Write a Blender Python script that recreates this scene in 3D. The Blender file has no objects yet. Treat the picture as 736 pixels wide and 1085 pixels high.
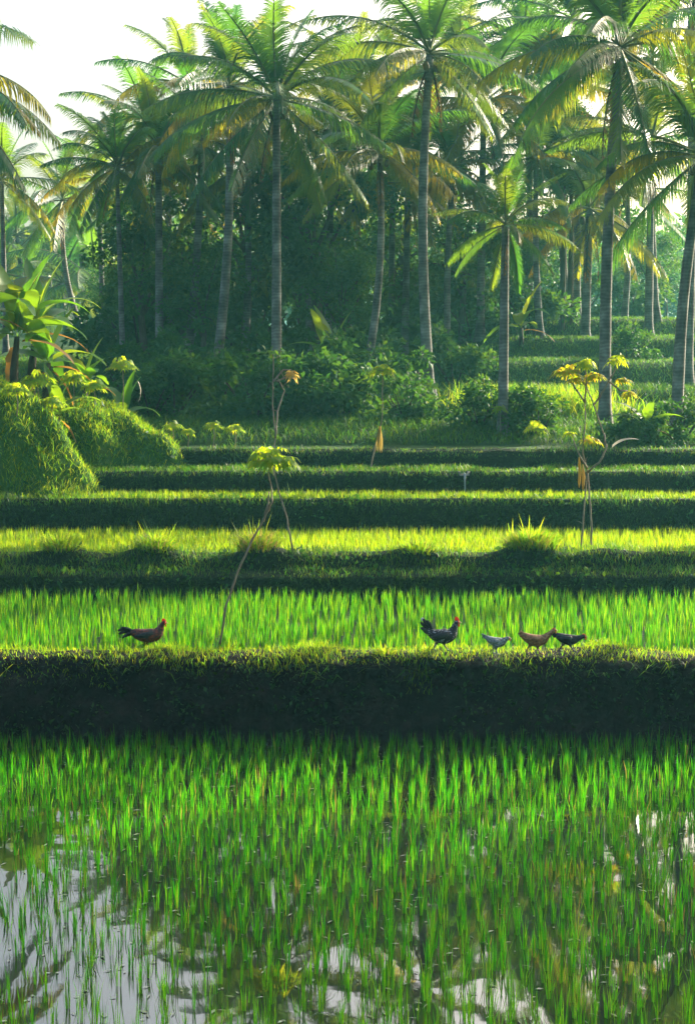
import bpy, math, random
import numpy as np
from mathutils import Vector, Matrix, noise as mnoise

R = math.radians
sc = bpy.context.scene
col = sc.collection
rng = np.random.default_rng(7)
random.seed(7)

# ------------------------------------------------------------------ camera maths
F = 1700.0
H = 4.6
TH = math.atan(142.5 / F)
CT, ST = math.cos(TH), math.sin(TH)


def at(px, py, Y):
    """World point seen at photo pixel (px,py) at distance Y."""
    u = (px - 368) / F
    v = (542.5 - py) / F
    s = Y / (CT + ST * v)
    return Vector((u * s, Y, H + (-ST + CT * v) * s))


# ------------------------------------------------------------------ mesh helpers
class MB:
    def __init__(self):
        self.v, self.q, self.t, self.qm, self.tm, self.n = [], [], [], [], [], 0

    def add(self, v, q=None, t=None, m=0):
        v = np.asarray(v, dtype=np.float32).reshape(-1, 3)
        if q is not None and len(q):
            q = np.asarray(q, dtype=np.int32).reshape(-1, 4) + self.n
            self.q.append(q)
            self.qm.append(np.full(len(q), m, np.int32))
        if t is not None and len(t):
            t = np.asarray(t, dtype=np.int32).reshape(-1, 3) + self.n
            self.t.append(t)
            self.tm.append(np.full(len(t), m, np.int32))
        self.v.append(v)
        self.n += len(v)

    def mesh(self, name, mats, smooth=False):
        me = bpy.data.meshes.new(name)
        v = np.concatenate(self.v)
        q = np.concatenate(self.q) if self.q else np.zeros((0, 4), np.int32)
        t = np.concatenate(self.t) if self.t else np.zeros((0, 3), np.int32)
        loops = np.concatenate([q.ravel(), t.ravel()]).astype(np.int32)
        starts = np.concatenate([np.arange(len(q)) * 4, len(q) * 4 + np.arange(len(t)) * 3]).astype(np.int32)
        mi = np.concatenate(self.qm + self.tm).astype(np.int32)
        me.vertices.add(len(v))
        me.vertices.foreach_set('co', v.ravel())
        me.loops.add(len(loops))
        me.loops.foreach_set('vertex_index', loops)
        me.polygons.add(len(starts))
        me.polygons.foreach_set('loop_start', starts)
        me.polygons.foreach_set('material_index', mi)
        if smooth:
            me.polygons.foreach_set('use_smooth', np.ones(len(starts), bool))
        me.update(calc_edges=True)
        for m in (mats if isinstance(mats, (list, tuple)) else [mats]):
            me.materials.append(m)
        return me


def tube(mb, pts, rad, sides=8, m=0, cap=True):
    pts = [Vector(p) for p in pts]
    n = len(pts)
    vs = []
    ref = Vector((0.31, 0.87, 0.2))
    for i, p in enumerate(pts):
        t = (pts[min(i + 1, n - 1)] - pts[max(i - 1, 0)]).normalized()
        a = t.cross(ref)
        if a.length < .05:
            a = t.cross(Vector((1, 0, 0)))
        a.normalize()
        b = t.cross(a)
        for k in range(sides):
            an = 2 * math.pi * k / sides
            vs.append(p + (a * math.cos(an) + b * math.sin(an)) * rad[i])
    q = []
    for i in range(n - 1):
        for k in range(sides):
            k2 = (k + 1) % sides
            q.append((i * sides + k, i * sides + k2, (i + 1) * sides + k2, (i + 1) * sides + k))
    t = []
    if cap:
        vs.append(pts[-1])
        e = len(vs) - 1
        for k in range(sides):
            t.append(((n - 1) * sides + k, (n - 1) * sides + (k + 1) % sides, e))
        vs.append(pts[0])
        e = len(vs) - 1
        for k in range(sides):
            t.append(((k + 1) % sides, k, e))
    mb.add([tuple(v) for v in vs], q, t, m)


def blades(mb, base, h, az, lean, w, tw=None, m=0):
    """Curved grass blades: base (N,3); one quad and one tip triangle each."""
    base = np.asarray(base, np.float32)
    N = len(base)
    if not N:
        return
    h, az, lean, w = [np.broadcast_to(np.asarray(a, np.float32), (N,)) for a in (h, az, lean, w)]
    if tw is None:
        tw = rng.uniform(-.9, .9, N)
    d = np.stack([np.cos(az), np.sin(az), np.zeros(N)], 1)
    s = np.stack([-np.sin(az + tw), np.cos(az + tw), np.zeros(N)], 1)

    def c(t):
        p = base + d * (h * lean * t ** 1.8)[:, None]
        p[:, 2] += h * (t - .38 * np.minimum(lean, 1.6) * t * t)
        return p
    c0, c1, c2 = c(0.0), c(.55), c(1.0)
    v = np.stack([c0 - s * (w * .32)[:, None], c0 + s * (w * .32)[:, None], c1 - s * (w * .5)[:, None], c1 + s * (w * .5)[:, None], c2], 1)
    k = np.arange(N)[:, None] * 5
    mb.add(v.reshape(-1, 3), k + np.array([[0, 1, 3, 2]]), k + np.array([[2, 3, 4]]), m)


def leaves(mb, pos, dirs, L, W, m=0, fold=.25):
    """Diamond leaves with a fold: pos (N,3), dirs (N,3) unit."""
    N = len(pos)
    up = rng.normal(size=(N, 3))
    up[:, 2] += .8
    side = np.cross(dirs, up)
    side /= np.linalg.norm(side, axis=1)[:, None] + 1e-6
    nrm = np.cross(side, dirs)
    L = np.broadcast_to(L, (N,))[:, None]
    W = np.broadcast_to(W, (N,))[:, None]
    mid = pos + dirs * L * .45
    v = np.stack([pos, mid - side * W * .5 + nrm * W * fold, pos + dirs * L, mid + side * W * .5 + nrm * W * fold], 1)
    k = np.arange(N)[:, None] * 4
    mb.add(v.reshape(-1, 3), k + np.array([[0, 1, 2, 3]]), None, m)


def fbm(x, y, z=0.0, o=3):
    s, a, f = 0.0, 1.0, 1.0
    for _ in range(o):
        s += a * mnoise.noise(Vector((x * f, y * f, z * f)))
        a *= .5
        f *= 2.1
    return s


# ------------------------------------------------------------------ objects
def put(name, me, parent=None, loc=None, rot=None, scale=None):
    o = bpy.data.objects.new(name, me)
    col.objects.link(o)
    if parent is not None:
        o.parent = parent
    if loc is not None:
        o.location = loc
    if rot is not None:
        o.rotation_euler = rot
    if scale is not None:
        o.scale = scale if isinstance(scale, (tuple, list)) else (scale,) * 3
    return o


def tag(o, label=None, cat=None, group=None, kind=None):
    if label:
        o['label'] = label
    if cat:
        o['category'] = cat
    if group:
        o['group'] = group
    if kind:
        o['kind'] = kind
    return o


def thing(name, label, cat, loc, rz=0.0, group=None, scale=1.0):
    o = bpy.data.objects.new(name, None)
    o.empty_display_size = .1
    col.objects.link(o)
    o.location = loc
    o.rotation_euler = (0, 0, rz)
    o.scale = (scale,) * 3
    return tag(o, label, cat, group)


# ------------------------------------------------------------------ materials
def newmat(name):
    m = bpy.data.materials.new(name)
    m.use_nodes = True
    nt = m.node_tree
    nt.nodes.clear()
    out = nt.nodes.new('ShaderNodeOutputMaterial')
    return m, nt, out


def N(nt, typ, **kw):
    n = nt.nodes.new(typ)
    for k, v in kw.items():
        if isinstance(k, str) and k.startswith('i_'):
            n.inputs[k[2:].replace('_', ' ')].default_value = v
        else:
            setattr(n, k, v)
    return n


def rgba(c):
    return (c[0], c[1], c[2], 1.0)


def ramp(nt, fac, stops):
    r = nt.nodes.new('ShaderNodeValToRGB')
    e = r.color_ramp.elements
    while len(e) < len(stops):
        e.new(.5)
    for i, (p, c) in enumerate(stops):
        e[i].position = p
        e[i].color = rgba(c)
    nt.links.new(fac, r.inputs[0])
    return r.outputs[0]


def leaf_mat(name, cols, tcols, tfac=.45, rough=.45, spec=.4, island=True, nscale=0.0, rare=False):
    """Leaf: glossy-diffuse front mixed with light let through; colour varies leaf by leaf."""
    m, nt, out = newmat(name)
    if island:
        fac = N(nt, 'ShaderNodeNewGeometry').outputs['Random Per Island']
    else:
        fac = N(nt, 'ShaderNodeObjectInfo').outputs['Random']
    if nscale:
        tc = N(nt, 'ShaderNodeTexCoord')
        no = N(nt, 'ShaderNodeTexNoise')
        no.inputs['Scale'].default_value = nscale
        no.inputs['Detail'].default_value = 2
        nt.links.new(tc.outputs['Object'], no.inputs['Vector'])
        ad = N(nt, 'ShaderNodeMath', operation='MULTIPLY_ADD')
        nt.links.new(no.outputs['Fac'], ad.inputs[0])
        ad.inputs[1].default_value = 1.6
        su = N(nt, 'ShaderNodeMath', operation='MULTIPLY_ADD')
        nt.links.new(fac, su.inputs[0])
        su.inputs[1].default_value = .6
        su.inputs[2].default_value = -.6
        nt.links.new(su.outputs[0], ad.inputs[2])
        fac = ad.outputs[0]
    n = len(cols)
    st = [(i / max(1, n - 1), c) for i, c in enumerate(cols)]
    stt = [(i / max(1, len(tcols) - 1), c) for i, c in enumerate(tcols)]
    if rare:
        st = [(p * .955, c) for p, c in st] + [(.975, (.16, .12, .035)), (1.0, (.2, .13, .05))]
        stt = [(p * .955, c) for p, c in stt] + [(.975, (.4, .3, .06)), (1.0, (.42, .25, .06))]
    c1 = ramp(nt, fac, st)
    c2 = ramp(nt, fac, stt)
    p = N(nt, 'ShaderNodeBsdfPrincipled')
    p.inputs['Roughness'].default_value = rough
    p.inputs['Specular IOR Level'].default_value = spec
    nt.links.new(c1, p.inputs['Base Color'])
    t = N(nt, 'ShaderNodeBsdfTranslucent')
    nt.links.new(c2, t.inputs['Color'])
    mx = N(nt, 'ShaderNodeMixShader')
    mx.inputs[0].default_value = tfac
    nt.links.new(p.outputs[0], mx.inputs[1])
    nt.links.new(t.outputs[0], mx.inputs[2])
    nt.links.new(mx.outputs[0], out.inputs['Surface'])
    return m


def rough_mat(name, stops, scale=3.0, detail=6, rough=.9, bump=.3, spec=.2, bscale=None, coord='Object', stretch=None):
    m, nt, out = newmat(name)
    tc = N(nt, 'ShaderNodeTexCoord')
    vec = tc.outputs[coord]
    if stretch:
        mp = N(nt, 'ShaderNodeMapping')
        mp.inputs['Scale'].default_value = stretch
        nt.links.new(vec, mp.inputs['Vector'])
        vec = mp.outputs[0]
    no = N(nt, 'ShaderNodeTexNoise')
    no.inputs['Scale'].default_value = scale
    no.inputs['Detail'].default_value = detail
    no.inputs['Roughness'].default_value = .65
    nt.links.new(vec, no.inputs['Vector'])
    c = ramp(nt, no.outputs['Fac'], stops)
    p = N(nt, 'ShaderNodeBsdfPrincipled')
    p.inputs['Roughness'].default_value = rough
    p.inputs['Specular IOR Level'].default_value = spec
    nt.links.new(c, p.inputs['Base Color'])
    if bump:
        n2 = N(nt, 'ShaderNodeTexNoise')
        n2.inputs['Scale'].default_value = bscale or scale * 4
        n2.inputs['Detail'].default_value = 5
        nt.links.new(vec, n2.inputs['Vector'])
        b = N(nt, 'ShaderNodeBump')
        b.inputs['Strength'].default_value = bump
        b.inputs['Distance'].default_value = .05
        nt.links.new(n2.outputs['Fac'], b.inputs['Height'])
        nt.links.new(b.outputs[0], p.inputs['Normal'])
    nt.links.new(p.outputs[0], out.inputs['Surface'])
    return m


M = {}
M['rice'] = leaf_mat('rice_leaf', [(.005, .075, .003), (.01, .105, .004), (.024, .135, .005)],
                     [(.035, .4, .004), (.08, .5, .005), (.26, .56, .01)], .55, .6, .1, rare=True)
M['rice_lit'] = leaf_mat('rice_leaf_sunlit', [(.03, .15, .006), (.06, .2, .008), (.11, .23, .01)],
                         [(.24, .51, .005), (.43, .61, .007), (.6, .63, .01)], .55, .5, .25)  # yellower rice copy: sunlight on the upper paddies put into leaf colour
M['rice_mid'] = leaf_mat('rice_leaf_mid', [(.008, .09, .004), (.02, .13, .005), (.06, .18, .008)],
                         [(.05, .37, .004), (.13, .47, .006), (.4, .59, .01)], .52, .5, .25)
M['grass_lit'] = leaf_mat('grass_blade_sunlit', [(.03, .12, .006), (.06, .15, .008), (.12, .16, .015)],
                          [(.22, .54, .009), (.38, .6, .011), (.58, .58, .018)], .62, .55, .2)  # brighter blade copy with the sunlight on the grass coloured in
M['grass_shaded'] = leaf_mat('grass_blade_shaded', [(.004, .026, .006), (.008, .04, .007), (.016, .05, .008)],
                           [(.05, .16, .01), (.08, .2, .012), (.14, .22, .015)], .35, .6, .15)  # darker blade copy: shade of the bank faces painted into the colour
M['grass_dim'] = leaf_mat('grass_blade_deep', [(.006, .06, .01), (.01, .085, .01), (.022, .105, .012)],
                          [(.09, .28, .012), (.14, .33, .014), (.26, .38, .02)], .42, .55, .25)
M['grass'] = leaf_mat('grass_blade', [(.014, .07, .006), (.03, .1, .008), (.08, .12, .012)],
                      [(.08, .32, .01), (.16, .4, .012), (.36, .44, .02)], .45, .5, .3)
M['weed'] = leaf_mat('weed_leaf', [(.005, .028, .007), (.009, .05, .009), (.02, .06, .012)],
                     [(.03, .1, .01), (.06, .14, .012), (.1, .16, .02)], .3, .5, .3)
M['frond'] = leaf_mat('palm_leaflet', [(.01, .075, .032), (.016, .1, .034), (.03, .12, .024)],
                      [(.1, .32, .02), (.22, .42, .015), (.42, .44, .012)], .42, .32, .55, island=False)  # teal in the base colour stands for blue-sky gloss
M['frond_old'] = leaf_mat('palm_leaflet_old_sunlit', [(.06, .1, .012), (.11, .12, .012), (.15, .11, .012)],
                          [(.42, .46, .01), (.56, .48, .012), (.62, .4, .012)], .5, .45, .35, island=False)  # yellow of age plus sunlight through the fronds, both held in colour
M['frond_dead'] = leaf_mat('palm_leaflet_dry', [(.12, .07, .03), (.17, .1, .045)], [(.4, .22, .06), (.5, .28, .08)], .35, .7, .2, island=False)
M['rachis'] = rough_mat('palm_rib', [(.3, (.09, .13, .03)), (.7, (.2, .2, .06))], 3, rough=.5, bump=0, spec=.4)
M['tree'] = leaf_mat('tree_leaf', [(.008, .06, .026), (.014, .088, .03), (.03, .11, .022)],
                     [(.08, .26, .02), (.14, .34, .018), (.3, .4, .018)], .35, .6, .25, nscale=.6)  # sky sheen on the leaves tinted in as teal
M['shrub'] = leaf_mat('shrub_leaf', [(.007, .062, .024), (.012, .09, .026), (.024, .115, .02)],
                      [(.06, .2, .012), (.1, .25, .012), (.18, .3, .015)], .35, .62, .22, nscale=.8)  # teal tinge: sky gloss painted into the leaf colour
M['cassava'] = leaf_mat('cassava_leaf', [(.05, .16, .01), (.08, .2, .012), (.13, .22, .014)],
                        [(.45, .72, .01), (.6, .76, .012), (.74, .7, .015)], .58, .5, .2)
M['cassava_yel'] = leaf_mat('cassava_leaf_yellowing', [(.07, .16, .012), (.16, .18, .014), (.26, .14, .014)],
                            [(.45, .7, .012), (.68, .68, .012), (.76, .46, .012)], .56, .5, .2)
M['banana'] = leaf_mat('banana_leaf', [(.02, .1, .012), (.035, .13, .012), (.06, .15, .012)],
                       [(.2, .5, .01), (.32, .56, .012), (.5, .58, .012)], .5, .35, .5, island=False)
M['banana_dry'] = leaf_mat('banana_leaf_dry', [(.2, .1, .03), (.25, .15, .06)], [(.55, .26, .04), (.6, .34, .08)], .45, .7, .2, island=False)
M['straw'] = leaf_mat('straw', [(.3, .2, .05), (.4, .28, .08)], [(.7, .5, .1), (.75, .58, .15)], .45, .7, .2)
M['pale_leaf'] = leaf_mat('bleached_leaf', [(.5, .47, .38), (.6, .55, .45)], [(.7, .65, .5), (.75, .7, .55)], .4, .6, .3, island=False)
M['stem'] = rough_mat('pale_stem', [(.3, (.16, .12, .08)), (.7, (.3, .25, .18))], 8, rough=.7, bump=.3)
M['dark_stem'] = rough_mat('dark_stem', [(.3, (.035, .028, .02)), (.7, (.08, .06, .04))], 6, rough=.8, bump=.3)
M['bark'] = rough_mat('tree_bark', [(.3, (.05, .04, .03)), (.7, (.14, .12, .09))], 3, rough=.9, bump=.5, stretch=(3, 3, .6))
M['coconut'] = rough_mat('coconut_husk', [(.35, (.1, .1, .02)), (.65, (.18, .12, .03))], 4, rough=.5, bump=.1)
M['mud'] = rough_mat('wet_mud', [(.3, (.012, .01, .007)), (.7, (.03, .024, .016))], 2.5, rough=.6, bump=.5)
M['paddy'] = rough_mat('paddy_soil', [(.3, (.008, .022, .005)), (.7, (.018, .045, .008))], 2.5, rough=.7, bump=.5)
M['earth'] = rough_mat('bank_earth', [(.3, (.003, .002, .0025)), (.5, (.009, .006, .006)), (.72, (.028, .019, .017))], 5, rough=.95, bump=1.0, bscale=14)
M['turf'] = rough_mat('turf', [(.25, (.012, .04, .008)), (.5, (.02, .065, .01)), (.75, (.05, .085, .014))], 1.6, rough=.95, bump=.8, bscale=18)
M['turf_bright'] = rough_mat('turf_sunlit', [(.25, (.02, .07, .008)), (.5, (.04, .11, .01)), (.75, (.08, .13, .014))], 1.6, rough=.95, bump=.8, bscale=18)  # lighter turf copy: sun on the hillock put into its colour
M['turf_dark'] = rough_mat('turf_shaded', [(.25, (.006, .01, .006)), (.5, (.009, .022, .007)), (.75, (.022, .034, .012))], 2.5, rough=.95, bump=.9, bscale=16)  # darker turf copy, bank shade put into its colour


def trunk_mat():
    m, nt, out = newmat('palm_trunk')
    tc = N(nt, 'ShaderNodeTexCoord')
    w = N(nt, 'ShaderNodeTexWave', wave_type='BANDS', bands_direction='Z')
    w.inputs['Scale'].default_value = 3.4
    w.inputs['Distortion'].default_value = 5.0
    w.inputs['Detail'].default_value = 3
    nt.links.new(tc.outputs['Object'], w.inputs['Vector'])
    no = N(nt, 'ShaderNodeTexNoise')
    no.inputs['Scale'].default_value = 2.6
    no.inputs['Detail'].default_value = 8
    nt.links.new(tc.outputs['Object'], no.inputs['Vector'])
    mx = N(nt, 'ShaderNodeMath', operation='MULTIPLY_ADD')
    nt.links.new(w.outputs['Fac'], mx.inputs[0])
    mx.inputs[1].default_value = .07
    nt.links.new(no.outputs['Fac'], mx.inputs[2])
    c = ramp(nt, mx.outputs[0], [(.36, (.05, .048, .046)), (.55, (.14, .135, .125)), (.75, (.3, .29, .27))])
    p = N(nt, 'ShaderNodeBsdfPrincipled')
    p.inputs['Roughness'].default_value = .85
    nt.links.new(c, p.inputs['Base Color'])
    b = N(nt, 'ShaderNodeBump')
    b.inputs['Strength'].default_value = .7
    b.inputs['Distance'].default_value = .04
    nt.links.new(mx.outputs[0], b.inputs['Height'])
    nt.links.new(b.outputs[0], p.inputs['Normal'])
    nt.links.new(p.outputs[0], out.inputs['Surface'])
    return m


M['trunk'] = trunk_mat()


def water_mat():
    m, nt, out = newmat('paddy_water')
    tc = N(nt, 'ShaderNodeTexCoord')
    no = N(nt, 'ShaderNodeTexNoise')
    no.inputs['Scale'].default_value = 3.0
    no.inputs['Detail'].default_value = 3
    nt.links.new(tc.outputs['Object'], no.inputs['Vector'])
    c = ramp(nt, no.outputs['Fac'], [(.3, (.012, .014, .008)), (.7, (.03, .028, .014))])
    p = N(nt, 'ShaderNodeBsdfPrincipled')
    p.inputs['Roughness'].default_value = .02
    p.inputs['IOR'].default_value = 2.8
    nt.links.new(c, p.inputs['Base Color'])
    n2 = N(nt, 'ShaderNodeTexNoise')
    n2.inputs['Scale'].default_value = 2.2
    n2.inputs['Detail'].default_value = 2
    nt.links.new(tc.outputs['Object'], n2.inputs['Vector'])
    b = N(nt, 'ShaderNodeBump')
    b.inputs['Strength'].default_value = .022
    b.inputs['Distance'].default_value = .03
    nt.links.new(n2.outputs['Fac'], b.inputs['Height'])
    nt.links.new(b.outputs[0], p.inputs['Normal'])
    nt.links.new(p.outputs[0], out.inputs['Surface'])
    return m


M['water'] = water_mat()


def flat_mat(name, c, rough=.6, spec=.4):
    m, nt, out = newmat(name)
    p = N(nt, 'ShaderNodeBsdfPrincipled')
    p.inputs['Base Color'].default_value = rgba(c)
    p.inputs['Roughness'].default_value = rough
    p.inputs['Specular IOR Level'].default_value = spec
    nt.links.new(p.outputs[0], out.inputs['Surface'])
    return m


M['pale_stone'] = rough_mat('pale_stone', [(.3, (.22, .22, .2)), (.7, (.36, .35, .32))], 9, rough=.8, bump=.4)
M['trickle'] = flat_mat('running_water', (.25, .3, .3), .08, .8)

# ------------------------------------------------------------------ TERRAIN
xs = np.concatenate([[-300, -200, -120, -80, -55, -40, -30, -24], np.arange(-20, 20.01, .14), [24, 30, 40, 55, 80, 120, 200, 300]])
LIPX = [-12, 0, 35, 65, 110, 165, 205, 240, 275, 312, 400, 440, 480, 520, 562, 600, 640, 690, 736, 800]
LIPY = [586, 589, 585, 578, 590, 576, 591, 590, 574, 587, 586, 579, 587, 588, 571, 587, 581, 586, 584, 588]


def sm(a, b, x):
    t = min(1, max(0, (x - a) / (b - a)))
    return t * t * (3 - 2 * t)


def zfar(x, Y):
    yl = [38.9, 39.3, 40.5, 43, 47, 50, 55, 60, 64, 80, 110, 160, 460]
    zl = [2.95, 3.1, 3.3, 3.5, 3.8, 4.1, 4.6, 5.1, 5.5, 6.6, 8.0, 9.5, 13]
    zr = [2.95, 3.0, 3.15, 3.35, 3.8, 4.6, 5.6, 6.6, 7.2, 7.6, 8.5, 10, 13]
    a = np.interp(Y, yl, zl)
    b = np.interp(Y, yl, zr)
    k = sm(2.0, 5.0, x)
    z = a * (1 - k) + b * k
    if Y > 46 and x > 1.0:            # stepped terraces on the right-hand slope
        st = .85
        zz = (z + .22 * fbm(x * .12, Y * .05, 3.1, 2)) / st
        f = math.floor(zz)
        r = zz - f
        zq = (f + sm(.6, 1.0, r) * .9 + r * .1) * st
        kk = sm(1.0, 4.5, x) * sm(46, 48, Y) * (1 - sm(75, 90, Y))
        z = z * (1 - kk) + zq * kk
    if Y > 62 and x < -3:             # far terraces on the left
        st = .5
        zz = z / st
        f = math.floor(zz)
        r = zz - f
        zq = (f + sm(.65, 1.0, r)) * st
        kk = sm(-3, -8, x) * sm(62, 66, Y) * (1 - sm(95, 110, Y))
        z = z * (1 - kk) + zq * kk
    return z + .12 * fbm(x * .25, Y * .25, 0, 2) * sm(39.5, 44, Y)


def mk_rows():
    rows = []   # (Y, z, y-noise, z-noise, tag, lipflag)

    def seg(tagname, pts, sub=3, ny=.0, nz=.0):
        for i, (y, z) in enumerate(pts):
            rows.append((y, z, ny, nz, tagname))
            if i < len(pts) - 1:
                y2, z2 = pts[i + 1]
                for k in range(1, sub):
                    f = k / sub
                    rows.append((y + (y2 - y) * f, z + (z2 - z) * f, ny, nz, tagname))
    seg('mud', [(-6, -.16), (4, -.16), (12, -.16), (19.88, -.16)], 3)
    seg('bank1', [(19.94, -.14), (20.02, .12), (20.12, .45), (20.22, .75), (20.32, .92), (20.45, 1.0), (20.66, 1.03), (20.95, 1.02), (21.12, .9), (21.22, .72)], 4, .19, .07)
    seg('field1', [(21.27, .7), (23, .7), (25, .7), (27.3, .7)], 2)
    seg('bank2', [(27.35, .7), (27.42, .95), (27.5, 1.15), (27.66, 1.2), (27.95, 1.24), (28.06, 1.34), (28.2, 1.46), (28.42, 1.5), (28.7, 1.48), (28.84, 1.36)], 3, .06, .02)
    seg('field2', [(28.88, 1.35), (30, 1.35), (32.9, 1.35)], 3)
    seg('bank3', [(32.95, 1.35), (33.08, 1.6), (33.22, 1.92), (33.4, 2.06), (33.62, 2.07), (33.7, 2.0)], 3, .06, .02)
    seg('field3', [(33.74, 2.0), (34.5, 2.0), (35.12, 2.0)], 2)
    seg('bank4', [(35.16, 2.0), (35.24, 2.22), (35.32, 2.42), (35.5, 2.52)], 3, .06, .02)
    seg('field4', [(35.6, 2.52), (36.3, 2.52), (36.92, 2.52)], 2)
    seg('bank5', [(36.96, 2.52), (37.06, 2.74), (37.16, 2.88), (37.36, 2.94)], 3, .08, .03)
    seg('field5', [(37.45, 2.94), (38.1, 2.94), (38.8, 2.95)], 2)
    y = 38.95
    ys = []
    while y < 470:
        ys.append(y)
        y += .28 if y < 68 else (.45 if y < 105 else (y - 100) * .25)
    for y in ys:
        rows.append((y, None, 0, 0, 'hill'))
    return rows


ROWS = mk_rows()
P = np.zeros((len(ROWS), len(xs), 3), np.float32)
for i, (y, z, ny, nz, tg) in enumerate(ROWS):
    for j, x in enumerate(xs):
        yy, zz = y, z
        if z is None:
            zz = zfar(x, y)
        elif ny:
            yy += ny * fbm(x * .8, z * 1.7, y, 3) + .10 * fbm(x * .18, 5.5, tg.__hash__() % 7 * 0 + y * 0 + len(tg), 2)
            zz += nz * fbm(x * 1.3, 9.1, y * .5, 2)
            if tg == 'bank2' and y > 28.0:
                px = 368 + x * F / 28.3
                lip = H - (np.interp(px, LIPX, LIPY) - 400) / F * 28.4
                k = sm(28.0, 28.35, y) * (1 - sm(28.5, 28.84, y))
                zz += (lip - 1.5) * k
            if tg == 'bank1':
                zz += .02 * fbm(x * 3, y * 4, 1, 2) * (1 if y > 20.3 else 0)
        P[i, j] = (x, yy, zz)
P[:, :, 1] = np.maximum.accumulate(P[:, :, 1] + np.arange(len(ROWS))[:, None] * 1e-4, axis=0)
TAGS = [r[4] for r in ROWS]
FIRST = {}
LAST = {}
for i, t in enumerate(TAGS):
    FIRST.setdefault(t, i)
    LAST[t] = i


def terrain(name, tagname, mat):
    r0 = FIRST[tagname]
    r1 = min(LAST[tagname] + 1, len(ROWS) - 1)
    C = len(xs)
    Q = P[r0:r1 + 1]
    n = r1 - r0 + 1
    i, j = np.meshgrid(np.arange(n - 1), np.arange(C - 1), indexing='ij')
    a = (i * C + j).ravel()
    q = np.stack([a, a + 1, a + C + 1, a + C], 1)
    mb = MB()
    mb.add(Q.reshape(-1, 3), q)
    return tag(put(name, mb.mesh(name, mat, True)), kind='structure')


def gz(x, Y):
    j = int(np.clip(np.searchsorted(xs, x) - 1, 0, len(xs) - 2))
    f = (x - xs[j]) / (xs[j + 1] - xs[j])
    a = np.interp(Y, P[:, j, 1], P[:, j, 2])
    b = np.interp(Y, P[:, j + 1, 1], P[:, j + 1, 2])
    return float(a * (1 - f) + b * f)


def scat(t0, t1, dens, x0, x1, Y0=None, Y1=None, maxn=400000):
    r0, r1 = FIRST[t0], min(LAST[t1] + 1, len(ROWS) - 1)
    Q = P[r0:r1 + 1]
    a = Q[:-1, :-1]
    u = Q[:-1, 1:] - a
    v = Q[1:, :-1] - a
    ar = np.linalg.norm(np.cross(u, v), axis=2)
    ok = (a[:, :, 0] >= x0) & (a[:, :, 0] < x1)
    if Y0 is not None:
        ok &= (a[:, :, 1] >= Y0) & (a[:, :, 1] < Y1)
    ar = ar * ok
    n = int(min(maxn, ar.sum() * dens))
    idx = rng.choice(ar.size, n, p=(ar / ar.sum()).ravel())
    i, j = np.unravel_index(idx, ar.shape)
    s, t = rng.random(n)[:, None], rng.random(n)[:, None]
    pos = (Q[i, j] * (1 - s) + Q[i, j + 1] * s) * (1 - t) + (Q[i + 1, j] * (1 - s) + Q[i + 1, j + 1] * s) * t
    nr = np.cross(u[i, j], v[i, j])
    nr /= np.linalg.norm(nr, axis=1)[:, None]
    return pos, nr


terrain('paddy_mud', 'mud', M['mud'])
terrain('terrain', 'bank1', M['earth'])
terrain('paddy_field', 'field1', M['paddy'])
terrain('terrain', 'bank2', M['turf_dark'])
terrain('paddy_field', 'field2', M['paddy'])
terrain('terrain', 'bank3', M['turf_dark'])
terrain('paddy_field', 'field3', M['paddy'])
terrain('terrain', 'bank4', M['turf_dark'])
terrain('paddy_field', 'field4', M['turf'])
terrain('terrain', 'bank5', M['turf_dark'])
terrain('paddy_field', 'field5', M['turf'])
terrain('hill', 'hill', M['turf'])

# water in the front paddy
mb = MB()
mb.add([(-60, -6, 0), (60, -6, 0), (60, 20.12, 0), (-60, 20.12, 0)], [(0, 1, 2, 3)])
tag(put('water', mb.mesh('water', M['water'])), kind='structure')


# the grassy hillock at the left
def hillock_z(x, Y):
    z = -1.0
    for cx, cy, rx, ry, b, hgt, e in [(-9.0, 35.7, 3.9, 2.6, 1.65, 3.1, .9), (-6.7, 37.9, 3.1, 1.9, 2.2, 1.85, .75), (-12.5, 36.5, 4.5, 3.2, 1.6, 2.9, .6),
                                      (-6.6, 35.0, 1.6, 1.5, 1.75, .62, 1.0)]:
        w = .2 * fbm(x * .75, Y * .75, cx, 3)
        r = math.hypot((x - cx) / rx, (Y - cy) / ry) + w
        if r < 1.25:
            k = max(0.0, 1 - r * r) ** e if r < 1 else -(r - 1) * 3
            z = max(z, b + hgt * k)
    return z + .12 * fbm(x * 1.4, Y * 1.4, 0, 3)


hx = np.arange(-17.5, -3.2, .12)
hy = np.arange(32.6, 40.6, .12)
HP = np.array([[(x, y, max(hillock_z(x, y), gz(x, y) - .3)) for x in hx] for y in hy], np.float32)
mb = MB()
C = len(hx)
i, j = np.meshgrid(np.arange(len(hy) - 1), np.arange(C - 1), indexing='ij')
a = (i * C + j).ravel()
mb.add(HP.reshape(-1, 3), np.stack([a, a + 1, a + C + 1, a + C], 1))
tag(put('hill', mb.mesh('hillock', M['turf_bright'], True)), kind='structure')


def top_z(x, Y):
    z = gz(x, Y)
    if -17.4 < x < -3.3 and 32.6 < Y < 40.5:
        z = max(z, hillock_z(x, Y))
    return z


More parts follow.
